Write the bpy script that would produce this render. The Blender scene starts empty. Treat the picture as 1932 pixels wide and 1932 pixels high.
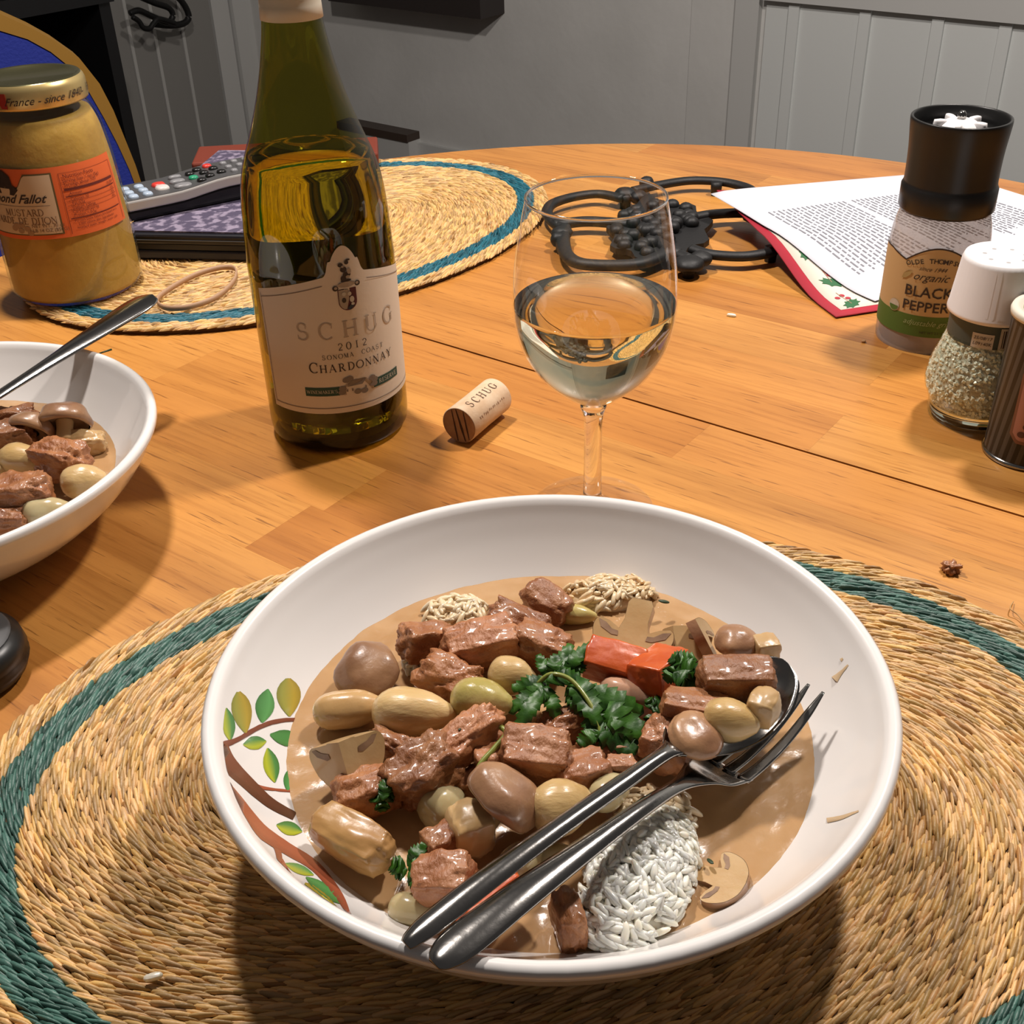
import bpy, bmesh, math, random
import numpy as np
from mathutils import Vector, Matrix, noise

# ------------------------------------------------------------------ camera, light, exposure
scn = bpy.context.scene
COL = scn.collection
FPX, PITCH, ROLL, CAMZ = 2185.0, math.radians(33.0), math.atan(0.0324), 0.34
cF = Vector((0, math.cos(PITCH), -math.sin(PITCH)))
_r0 = Vector((1, 0, 0)); _u0 = Vector((0, math.sin(PITCH), math.cos(PITCH)))
cR = math.cos(ROLL) * _r0 - math.sin(ROLL) * _u0
cU = math.sin(ROLL) * _r0 + math.cos(ROLL) * _u0
cC = Vector((0, 0, CAMZ))
cam_d = bpy.data.cameras.new('camera'); cam_d.sensor_width = 36; cam_d.lens = FPX / 1932 * 36
cam_d.clip_start = 0.01; cam_d.clip_end = 50
cam = bpy.data.objects.new('camera', cam_d); COL.objects.link(cam)
cam.matrix_world = Matrix(((cR.x, cU.x, -cF.x, 0), (cR.y, cU.y, -cF.y, 0), (cR.z, cU.z, -cF.z, CAMZ), (0, 0, 0, 1)))
scn.camera = cam
scn.view_settings.view_transform = 'Standard'; scn.view_settings.look = 'None'
scn.view_settings.gamma = 1.0; scn.view_settings.use_curve_mapping = False
scn.view_settings.exposure = 0.0
world = bpy.data.worlds.new('world'); scn.world = world; world.use_nodes = True
bg = world.node_tree.nodes['Background']; bg.inputs[0].default_value = (0.95, 0.88, 0.85, 1); bg.inputs[1].default_value = 0.07

def lamp(name, loc, watts, radius, col):
    d = bpy.data.lights.new(name, 'POINT'); d.energy = watts; d.shadow_soft_size = radius; d.color = col
    o = bpy.data.objects.new(name, d); o.location = loc; COL.objects.link(o); return o
lamp('pendant_bulb', (-0.24, 0.90, 1.00), 46, 0.045, (1.0, 0.91, 0.84))
lamp('pendant_bulb', (0.50, 0.88, 1.00), 46, 0.045, (1.0, 0.91, 0.84))

R = math.radians
PI = math.pi
FLOOR = -0.75
random.seed(7)

# ------------------------------------------------------------------ helpers
def ray(x, y):
    return (cF * FPX + cR * (x - 966) + cU * (966 - y)).normalized()
def at(x, y, z=0.0):                     # point of the place at height z seen at a spot of the photograph
    d = ray(x, y); return cC + d * ((z - CAMZ) / d.z)
def scale_at(p):                         # metres per photo pixel at that point
    return (Vector(p) - cC).dot(cF) / FPX
def tag(o, label=None, cat=None, group=None, kind=None):
    if label: o['label'] = label
    if cat: o['category'] = cat
    if group: o['group'] = group
    if kind: o['kind'] = kind
    return o
def thing(name, label, cat, loc, group=None):
    o = bpy.data.objects.new(name, None); COL.objects.link(o); o.location = loc
    o.empty_display_size = 0.02
    return tag(o, label, cat, group)
def wloc(o):
    v = Vector(o.location)
    while o.parent: o = o.parent; v += o.location
    return v
def mesh(name, V, Fc, mat=None, parent=None, smooth=False, origin=None, cols=None):
    V = np.asarray([tuple(v) for v in V], dtype=float).reshape(-1, 3)
    if parent is not None:
        off = wloc(parent); loc = Vector((0, 0, 0))
    else:
        if origin is None:
            mn, mx = V.min(0), V.max(0); origin = ((mn[0] + mx[0]) / 2, (mn[1] + mx[1]) / 2, mn[2])
        off = Vector(origin); loc = Vector(origin)
    V = V - np.array(off)
    me = bpy.data.meshes.new(name); me.from_pydata(V.tolist(), [], [tuple(f) for f in Fc]); me.update()
    if mat is not None:
        for m in (mat if isinstance(mat, (list, tuple)) else [mat]): me.materials.append(m)
    if smooth: me.polygons.foreach_set('use_smooth', [True] * len(me.polygons))
    if cols is not None:
        a = me.color_attributes.new('Col', 'FLOAT_COLOR', 'POINT')
        c = np.ones((len(V), 4)); c[:, :3] = np.asarray(cols); a.data.foreach_set('color', c.ravel())
    o = bpy.data.objects.new(name, me); COL.objects.link(o); o.location = loc
    if parent is not None: o.parent = parent
    return o
def mat_index(o, fn):
    for p in o.data.polygons: p.material_index = fn(p)
class MB:
    def __init__(s): s.v = []; s.f = []
    def add(s, V, Fc):
        n = len(s.v); s.v += [Vector(v) for v in V]; s.f += [tuple(i + n for i in f) for f in Fc]; return s
    def box(s, x0, x1, y0, y1, z0, z1):
        return s.add([(x0,y0,z0),(x1,y0,z0),(x1,y1,z0),(x0,y1,z0),(x0,y0,z1),(x1,y0,z1),(x1,y1,z1),(x0,y1,z1)],
              [(3,2,1,0),(4,5,6,7),(0,1,5,4),(1,2,6,5),(2,3,7,6),(3,0,4,7)])
    def prism(s, pts, fn0, fn1):         # polygon pts (a,b): bottom by fn0, top by fn1
        n = len(pts); V = [fn0(*p) for p in pts] + [fn1(*p) for p in pts]
        return s.add(V, [tuple(reversed(range(n))), tuple(range(n, 2 * n))] + [(i, (i + 1) % n, n + (i + 1) % n, n + i) for i in range(n)])
    def move(s, fn): s.v = [Vector(fn(v)) for v in s.v]; return s
    def build(s, name, mat, parent=None, smooth=False, origin=None): return mesh(name, s.v, s.f, mat, parent, smooth, origin)
def lathe(prof, c=(0, 0, 0), n=48, a0=0.0, a1=2 * PI, close_ends=True):
    c = Vector(c); full = abs(a1 - a0 - 2 * PI) < 1e-6
    k = n if full else n + 1; V = []; Fc = []
    for i in range(k):
        a = a0 + (a1 - a0) * i / n
        for r, z in prof: V.append(c + Vector((r * math.cos(a), r * math.sin(a), z)))
    m = len(prof)
    for i in range(n):
        j = (i + 1) % k
        for q in range(m - 1):
            Fc.append((i * m + q, j * m + q, j * m + q + 1, i * m + q + 1))
    if full and close_ends:
        if prof[0][0] > 1e-6: Fc.append(tuple(reversed([i * m for i in range(k)])))
        if prof[-1][0] > 1e-6: Fc.append(tuple(i * m + m - 1 for i in range(k)))
    return V, Fc
def smoothprof(pts, n=6):
    P = [Vector((a, b, 0)) for a, b in pts]; out = []
    for i in range(len(P) - 1):
        p0 = P[max(i - 1, 0)]; p1 = P[i]; p2 = P[i + 1]; p3 = P[min(i + 2, len(P) - 1)]
        for k in range(n):
            t = k / n
            q = 0.5 * ((2 * p1) + (-p0 + p2) * t + (2 * p0 - 5 * p1 + 4 * p2 - p3) * t * t + (-p0 + 3 * p1 - 3 * p2 + p3) * t ** 3)
            out.append((max(q.x, 0.0), q.y))
    out.append(pts[-1]); return out
def spline(P, n=8, closed=False):
    P = [Vector(p) for p in P]; m = len(P); out = []
    rng = range(m) if closed else range(m - 1)
    for i in rng:
        if closed: p0, p1, p2, p3 = P[i - 1], P[i], P[(i + 1) % m], P[(i + 2) % m]
        else: p0, p1, p2, p3 = P[max(i - 1, 0)], P[i], P[i + 1], P[min(i + 2, m - 1)]
        for k in range(n):
            t = k / n
            out.append(0.5 * ((2 * p1) + (-p0 + p2) * t + (2 * p0 - 5 * p1 + 4 * p2 - p3) * t * t + (-p0 + 3 * p1 - 3 * p2 + p3) * t ** 3))
    if not closed: out.append(P[-1])
    return out
def tube(pts, rad, n=8, closed=False, flat=1.0, up=Vector((0, 0, 1))):
    pts = [Vector(p) for p in pts]; m = len(pts); V = []; Fc = []
    for i, p in enumerate(pts):
        a = pts[i - 1] if (closed or i > 0) else p; b = pts[(i + 1) % m] if (closed or i < m - 1) else p
        t = (b - a).normalized(); u = up if abs(t.dot(up)) < 0.95 else Vector((1, 0, 0))
        s = t.cross(u).normalized(); w = s.cross(t).normalized()
        r = rad[i] if isinstance(rad, (list, tuple)) else rad
        for k in range(n):
            an = 2 * PI * k / n; V.append(p + s * (r * math.cos(an)) + w * (r * flat * math.sin(an)))
    for i in range(m if closed else m - 1):
        j = (i + 1) % m
        for k in range(n): Fc.append((i * n + k, i * n + (k + 1) % n, j * n + (k + 1) % n, j * n + k))
    if not closed: Fc += [tuple(reversed(range(n))), tuple(range((m - 1) * n, m * n))]
    return V, Fc

# ------------------------------------------------------------------ materials
MATS = {}
def newmat(name):
    m = bpy.data.materials.new(name); m.use_nodes = True; return m, m.node_tree, m.node_tree.nodes['Principled BSDF']
def M(name, col=(.5, .5, .5), rough=.5, metal=0.0, coat=0.0, coat_rough=.08, col2=None, nscale=20, ndetail=4, stretch=None, contrast=(.35, .65),
      bump=0.0, bscale=60, rnd=0.0, sss=0.0, sssr=(.006, .004, .002), trans=0.0, ior=1.45, vcol=False, spec=None, emit=None, vmul=None, bdist=.002):
    if name in MATS: return MATS[name]
    m, nt, b = newmat(name); N = nt.nodes; L = nt.links
    b.inputs['Base Color'].default_value = (*col, 1); b.inputs['Roughness'].default_value = rough; b.inputs['Metallic'].default_value = metal
    b.inputs['Coat Weight'].default_value = coat; b.inputs['Coat Roughness'].default_value = coat_rough
    b.inputs['Transmission Weight'].default_value = trans; b.inputs['IOR'].default_value = ior
    if spec is not None: b.inputs['Specular IOR Level'].default_value = spec
    if sss:
        b.inputs['Subsurface Weight'].default_value = sss; b.inputs['Subsurface Radius'].default_value = (1, .6, .35); b.inputs['Subsurface Scale'].default_value = sssr[0]
    tc = N.new('ShaderNodeTexCoord'); mp = N.new('ShaderNodeMapping'); L.new(tc.outputs['Object'], mp.inputs[0])
    if stretch: mp.inputs['Scale'].default_value = stretch
    vec = mp.outputs[0]
    oi = None
    if rnd or col2:
        oi = N.new('ShaderNodeObjectInfo'); mu = N.new('ShaderNodeVectorMath'); mu.operation = 'SCALE'; mu.inputs[0].default_value = (13.1, 7.7, 5.3)
        L.new(oi.outputs['Random'], mu.inputs['Scale']); ad = N.new('ShaderNodeVectorMath'); L.new(vec, ad.inputs[0]); L.new(mu.outputs[0], ad.inputs[1]); vec = ad.outputs[0]
    src = None
    if vcol:
        vc = N.new('ShaderNodeVertexColor'); vc.layer_name = 'Col'; src = vc.outputs[0]
    if col2:
        no = N.new('ShaderNodeTexNoise'); no.inputs['Scale'].default_value = nscale; no.inputs['Detail'].default_value = ndetail; L.new(vec, no.inputs['Vector'])
        mr = N.new('ShaderNodeMapRange'); mr.inputs[1].default_value, mr.inputs[2].default_value = contrast; L.new(no.outputs[0], mr.inputs[0])
        mx = N.new('ShaderNodeMix'); mx.data_type = 'RGBA'; L.new(mr.outputs[0], mx.inputs[0])
        mx.inputs[6].default_value = (*col, 1); mx.inputs[7].default_value = (*col2, 1)
        if src is not None:
            mm = N.new('ShaderNodeMix'); mm.data_type = 'RGBA'; mm.blend_type = 'MULTIPLY'; mm.inputs[0].default_value = 1
            L.new(src, mm.inputs[6]); L.new(mx.outputs[2], mm.inputs[7]); src = mm.outputs[2]
        else: src = mx.outputs[2]
    if rnd:
        hs = N.new('ShaderNodeHueSaturation'); m1 = N.new('ShaderNodeMapRange'); m1.inputs[3].default_value = 1 - rnd; m1.inputs[4].default_value = 1 + rnd
        L.new(oi.outputs['Random'], m1.inputs[0]); L.new(m1.outputs[0], hs.inputs['Value'])
        if src is not None: L.new(src, hs.inputs['Color'])
        else: hs.inputs['Color'].default_value = (*col, 1)
        src = hs.outputs[0]
    if src is not None: L.new(src, b.inputs['Base Color'])
    if bump:
        nb = N.new('ShaderNodeTexNoise'); nb.inputs['Scale'].default_value = bscale; nb.inputs['Detail'].default_value = 5; L.new(vec, nb.inputs['Vector'])
        bp = N.new('ShaderNodeBump'); bp.inputs['Strength'].default_value = bump; bp.inputs['Distance'].default_value = bdist; L.new(nb.outputs[0], bp.inputs['Height']); L.new(bp.outputs[0], b.inputs['Normal'])
    MATS[name] = m; return m
def thin_glass(name, tint=(1, 1, 1), refl=1.0, haze=0.0, hcol=(.5, .5, .5)):
    m = bpy.data.materials.new(name); m.use_nodes = True; nt = m.node_tree; N = nt.nodes; L = nt.links; N.clear()
    out = N.new('ShaderNodeOutputMaterial'); tr = N.new('ShaderNodeBsdfTransparent'); tr.inputs[0].default_value = (*tint, 1)
    gl = N.new('ShaderNodeBsdfGlossy'); gl.inputs['Roughness'].default_value = .02; gl.inputs[0].default_value = (refl, refl, refl, 1)
    lw = N.new('ShaderNodeLayerWeight'); lw.inputs[0].default_value = .5; pw = N.new('ShaderNodeMath'); pw.operation = 'POWER'; pw.inputs[1].default_value = 5; L.new(lw.outputs['Facing'], pw.inputs[0])
    fr = N.new('ShaderNodeMath'); fr.operation = 'MULTIPLY_ADD'; fr.inputs[1].default_value = .80; fr.inputs[2].default_value = .045; L.new(pw.outputs[0], fr.inputs[0]); mx = N.new('ShaderNodeMixShader')
    base = tr.outputs[0]
    if haze:
        df = N.new('ShaderNodeBsdfDiffuse'); df.inputs[0].default_value = (*hcol, 1); m2 = N.new('ShaderNodeMixShader'); m2.inputs[0].default_value = haze
        L.new(base, m2.inputs[1]); L.new(df.outputs[0], m2.inputs[2]); base = m2.outputs[0]
    L.new(fr.outputs[0], mx.inputs[0]); L.new(base, mx.inputs[1]); L.new(gl.outputs[0], mx.inputs[2]); L.new(mx.outputs[0], out.inputs[0])
    return m

def wood_mat():
    m, nt, b = newmat('table_wood'); N = nt.nodes; L = nt.links
    tc = N.new('ShaderNodeTexCoord'); oi = N.new('ShaderNodeObjectInfo')
    mu = N.new('ShaderNodeVectorMath'); mu.operation = 'SCALE'; mu.inputs[0].default_value = (31, 17, 9); L.new(oi.outputs['Random'], mu.inputs['Scale'])
    def noise_at(scl, scale, detail, rough=.55):
        mp = N.new('ShaderNodeMapping'); mp.inputs['Scale'].default_value = scl; L.new(tc.outputs['Object'], mp.inputs[0])
        ad = N.new('ShaderNodeVectorMath'); L.new(mp.outputs[0], ad.inputs[0]); L.new(mu.outputs[0], ad.inputs[1])
        no = N.new('ShaderNodeTexNoise'); no.inputs['Scale'].default_value = scale; no.inputs['Detail'].default_value = detail; no.inputs['Roughness'].default_value = rough
        L.new(ad.outputs[0], no.inputs['Vector']); return no.outputs[0]
    def ramp(src, stops):
        r = N.new('ShaderNodeValToRGB'); e = r.color_ramp.elements
        e[0].position, e[0].color = stops[0][0], (*stops[0][1], 1); e[1].position, e[1].color = stops[-1][0], (*stops[-1][1], 1)
        for p, c in stops[1:-1]: q = e.new(p); q.color = (*c, 1)
        L.new(src, r.inputs[0]); return r.outputs[0]
    def mix(a, bb, fac, mode='MULTIPLY'):
        x = N.new('ShaderNodeMix'); x.data_type = 'RGBA'; x.blend_type = mode
        if isinstance(fac, float): x.inputs[0].default_value = fac
        else: L.new(fac, x.inputs[0])
        L.new(a, x.inputs[6]); L.new(bb, x.inputs[7]); return x.outputs[2]
    stave = ramp(oi.outputs['Random'], [(0, (.47, .180, .034)), (.3, (.53, .225, .046)), (.6, (.57, .265, .062)), (1, (.50, .20, .040))])
    broad = ramp(noise_at((2.2, 16, 8), 1.6, 4), [(.3, (.72, .66, .58)), (.5, (1, 1, 1)), (.7, (1.15, 1.18, 1.2))])
    fine = ramp(noise_at((5, 150, 40), 2.0, 6, .65), [(.32, (.80, .74, .66)), (.5, (1, 1, 1)), (1, (1.05, 1.05, 1.05))])
    fleck = ramp(noise_at((24, 460, 60), 1.3, 3), [(.30, (.22, .13, .08)), (.375, (1, 1, 1)), (1, (1, 1, 1))])
    c = mix(stave, broad, 1.0); c = mix(c, fine, 1.0); c = mix(c, fleck, .62)
    L.new(c, b.inputs['Base Color'])
    b.inputs['Roughness'].default_value = .36; b.inputs['Coat Weight'].default_value = .25; b.inputs['Coat Roughness'].default_value = .22
    bp = N.new('ShaderNodeBump'); bp.inputs['Strength'].default_value = .12; bp.inputs['Distance'].default_value = .0006
    L.new(noise_at((8, 220, 40), 2, 4), bp.inputs['Height']); L.new(bp.outputs[0], b.inputs['Normal'])
    return m
WOOD = wood_mat()
WHITE_CER = M('white_glazed_ceramic', (.80, .78, .76), .22, coat=.6, coat_rough=.05)
STEEL = M('stainless_steel', (.36, .35, .335), .15, 1.0, bump=.03, bscale=300)
INK = M('dark_ink', (.035, .022, .018), .6)
BLACKP = M('black_plastic', (.010, .010, .010), .35)
IRON = M('cast_iron', (.007, .007, .0075), .55, bump=.25, bscale=500, bdist=.0006)
CLEAR = thin_glass('clear_glass')
PAPER = M('white_paper', (.66, .67, .73), .75)

# ------------------------------------------------------------------ the room
WN = Vector((0.633, 0.774, 0)).normalized(); WD = Vector((WN.y, -WN.x, 0))     # far wall: normal pointing away, direction running to the right
WDIST = 2.57
def wp(u, z, off=0.0): return WN * (WDIST - off) + WD * u + Vector((0, 0, z))
def wu(x, y):
    d = ray(x, y); p = cC + d * ((WDIST - cC.dot(WN)) / d.dot(WN)); return p.dot(WD), p.z
CORN = wu(492, 200)[0]
WALLM = M('wall_paint', (.68, .68, .66), .75, col2=(.62, .62, .60), nscale=5, bump=.25, bscale=45, bdist=.003)
PANELM = M('panel_paint', (.70, .73, .72), .6, bump=.08, bscale=90)
TRIMM = M('trim_paint', (.58, .585, .57), .5)
DARKW = M('dark_brown_wood', (.06, .04, .03), .5)
def wbox(mb, u0, u1, z0, z1, o0, o1):
    V = [wp(u, z, o) for z in (z0, z1) for (u, o) in ((u0, o0), (u1, o0), (u1, o1), (u0, o1))]
    mb.add(V, [(3, 2, 1, 0), (4, 5, 6, 7), (0, 1, 5, 4), (1, 2, 6, 5), (2, 3, 7, 6), (3, 0, 4, 7)]); return mb
b = MB(); b.box(-9, 6, -4, 9, FLOOR - .05, FLOOR); tag(b.build('floor', M('floor_boards', (.10, .06, .035), .5, col2=(.06, .035, .02), nscale=3, stretch=(1, 12, 1))), kind='structure')
UEND = 2.6
wall = tag(wbox(MB(), CORN, UEND, FLOOR, 1.7, -.10, 0).build('wall_back', WALLM, origin=wp(0, FLOOR)), kind='structure')
# boarded wainscot on the right of the far wall: trim post, boards, battens, rail
uA = wu(1300, 140)[0]; uB = wu(1385, 140)[0]; uC = wu(1437, 140)[0]
railz = wu(1716, 20)[1]
wbox(MB(), uA, uB, FLOOR, 1.7, 0, .004).build('plaster_patch', WALLM, wall)
wbox(MB(), uB, uC - .012, FLOOR, 1.7, 0, .018).build('door_casing', TRIMM, wall)
edges = [uC] + [wu(x, 140)[0] for x in (1500, 1632, 1768, 1895)]
step = edges[-1] - edges[-2]
while edges[-1] + step < UEND: edges.append(edges[-1] + step)
for i in range(len(edges) - 1):
    wbox(MB(), edges[i] + .003, edges[i + 1] - .003, FLOOR, railz, 0, .010 + .002 * (i % 2)).build('board', PANELM, wall)
for e in edges[1:]:
    wbox(MB(), e - .022, e + .003, FLOOR, railz - .001, .006, .019).build('batten', PANELM, wall)
wbox(MB(), uC, UEND, railz, railz + .05, 0, .035).build('chair_rail', TRIMM, wall)
wbox(MB(), uC, UEND, railz + .05, 1.7, 0, .012).build('upper_panel', PANELM, wall)
ub0 = wu(660, 235)[0]; ub1 = wu(792, 262)[0]; bz = wu(700, 243)[1]
bb_ = wbox(MB(), ub0, ub1, FLOOR, bz, 0, .05).build('baseboard_back', TRIMM, origin=wp((ub0 + ub1) / 2, FLOOR)); tag(bb_, kind='structure')
wbox(MB(), ub0, ub1, bz, bz + .022, 0, .055).build('baseboard_cap', DARKW, bb_)
bb2 = wbox(MB(), ub1, uA - .02, FLOOR, bz - .01, 0, .014).build('baseboard_right', TRIMM, origin=wp((ub1 + uA) / 2, FLOOR)); tag(bb2, kind='structure')
# left return wall of narrow boards, coming towards the table from the corner
cor = wp(CORN, 0); LD = -WN                                            # runs towards the camera
LW = 4.5
def lp(s, z, off): return Vector((cor.x, cor.y, z)) + LD * s + WD * off
def lbox(mb, s0, s1, z0, z1, o0, o1):
    V = [lp(s, z, o) for z in (z0, z1) for (s, o) in ((s0, o0), (s1, o0), (s1, o1), (s0, o1))]
    mb.add(V, [(3, 2, 1, 0), (4, 5, 6, 7), (0, 1, 5, 4), (1, 2, 6, 5), (2, 3, 7, 6), (3, 0, 4, 7)]); return mb
wl = tag(lbox(MB(), -.1, LW, FLOOR, 1.7, -.10, 0).build('wall_left', WALLM, origin=lp(LW / 2, FLOOR, 0)), kind='structure')
def ls(x, y):
    d = ray(x, y); n = WD; t = (cor - cC).dot(n) / d.dot(n); p = cC + d * t; return (p - cor).dot(LD)
s1, s2, s3 = ls(470, 130), ls(445, 130), ls(412, 130)
lbox(MB(), .0, s1, FLOOR, 1.7, 0, .02).build('door_casing', TRIMM, wl)
lbox(MB(), s1 + .004, s2, FLOOR, 1.7, 0, .03).build('door_casing', TRIMM, wl)
lbox(MB(), s2 + .004, s3, FLOOR, 1.7, 0, .014).build('door_casing', TRIMM, wl)
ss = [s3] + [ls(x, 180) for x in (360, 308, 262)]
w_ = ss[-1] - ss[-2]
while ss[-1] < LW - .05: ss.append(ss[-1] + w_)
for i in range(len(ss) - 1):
    lbox(MB(), ss[i] + .006, ss[i + 1] - .006, FLOOR, 1.7, 0, .010).build('board', M('dark_grey_boards', (.27, .265, .25), .6), wl)  # boards set to a darker grey than the far wall's panels
    lbox(MB(), ss[i + 1] - .005, ss[i + 1] + .005, FLOOR, 1.7, 0, .016).build('bead', M('bead_grey', (.50, .50, .48), .6), wl)

# dark shelf on the far wall, seen only by its lower edge
u0, z0 = wu(836, -2); u1, z1 = wu(952, 28)
wbox(MB(), u0 - .35, u1, z1 + .004, z1 + .30, .0, .10).build('wall_cabinet', M('cabinet_dark', (.035, .028, .026), .5), origin=wp((u0 + u1) / 2, z1))
tag(bpy.data.objects['wall_cabinet'], 'dark brown cabinet hung low on the grey plaster wall', 'cabinet')

# ------------------------------------------------------------------ dining table of glued staves
TC = Vector((0.069, 0.655, 0)); TR = 0.572
gdir = Vector((0.795, -0.607, 0)).normalized(); gper = Vector((0.607, 0.795, 0)).normalized(); gang = math.atan2(gdir.y, gdir.x)
table = thing('dining_table', 'round wooden dining table of glued honey-coloured staves, split by one leaf joint', 'table', (TC.x, TC.y, FLOOR))
def clip_circle(x0, x1, y0, y1, r):
    pts = []; n = 160
    circ = [(r * math.cos(2 * PI * i / n), r * math.sin(2 * PI * i / n)) for i in range(n)]
    poly = [(x0, y0), (x1, y0), (x1, y1), (x0, y1)]
    for i in range(n):
        ax, ay = circ[i]; bx, by = circ[(i + 1) % n]; out = []
        def ins(p): return (bx - ax) * (p[1] - ay) - (by - ay) * (p[0] - ax) >= -1e-12
        for k in range(len(poly)):
            p, q = poly[k - 1], poly[k]; ip, iq = ins(p), ins(q)
            if ip != iq:
                d1 = (bx - ax) * (p[1] - ay) - (by - ay) * (p[0] - ax); d2 = (bx - ax) * (q[1] - ay) - (by - ay) * (q[0] - ax); t = d1 / (d1 - d2)
                out.append((p[0] + (q[0] - p[0]) * t, p[1] + (q[1] - p[1]) * t))
            if iq: out.append(q)
        poly = out
        if len(poly) < 3: return []
    return poly
rs = random.Random(3); SW = 0.052; THK = 0.024
for half in (-1, 1):
    y = 0.0009
    while y < TR:
        ya, yb = y, min(y + SW * rs.uniform(.85, 1.15), TR)
        x = -TR - rs.uniform(0, .3)
        while x < TR:
            xl = rs.uniform(.26, .55); lo, hi = (ya, yb) if half > 0 else (-yb, -ya)
            poly = clip_circle(x + .00005, x + xl, lo + .00004, hi - .00004, TR)
            x += xl
            if len(poly) < 3: continue
            cx = sum(p[0] for p in poly) / len(poly); cy = sum(p[1] for p in poly) / len(poly)
            mb = MB(); mb.prism([(p[0] - cx, p[1] - cy) for p in poly], lambda a, b_: Vector((a, b_, -THK)), lambda a, b_: Vector((a, b_, 0)))
            me = bpy.data.meshes.new('stave'); me.from_pydata([tuple(v) for v in mb.v], [], mb.f); me.materials.append(WOOD); me.update()
            o = bpy.data.objects.new('stave', me); COL.objects.link(o); o.parent = table
            q = gdir * cx + gper * cy; o.location = (q.x, q.y, -FLOOR); o.rotation_euler = (0, 0, gang)
        y = yb
WOODP = M('table_base_wood', (.36, .16, .05), .4, col2=(.28, .11, .035), nscale=4, stretch=(1, 1, 8))
V, Fc = lathe([(.0, -THK - .012), (TR - .03, -THK - .012), (TR - .03, -THK)], (TC.x, TC.y, 0), 64); mesh('underframe', V, Fc, WOODP, table)
V, Fc = lathe([(.40, -THK - .09), (.43, -THK - .09), (.43, -THK - .01), (.40, -THK - .01), (.40, -THK - .09)], (TC.x, TC.y, 0), 64); mesh('apron', V, Fc, WOODP, table)
V, Fc = lathe(smoothprof([(.06, FLOOR + .18), (.09, FLOOR + .28), (.055, FLOOR + .45), (.06, -.16), (.10, -.06), (.10, -.036)]), (TC.x, TC.y, 0), 32); mesh('pedestal', V, Fc, WOODP, table, True)
for k in range(4):
    a = gang + PI / 4 + k * PI / 2; d = Vector((math.cos(a), math.sin(a), 0)); base = Vector((TC.x, TC.y, 0))
    V, Fc = tube(spline([base + d * .04 + Vector((0, 0, FLOOR + .24)), base + d * .16 + Vector((0, 0, FLOOR + .20)), base + d * .30 + Vector((0, 0, FLOOR + .08)), base + d * .37 + Vector((0, 0, FLOOR + .028))], 5), .028, 8); mesh('leg', V, Fc, WOODP, table, True)

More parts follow.
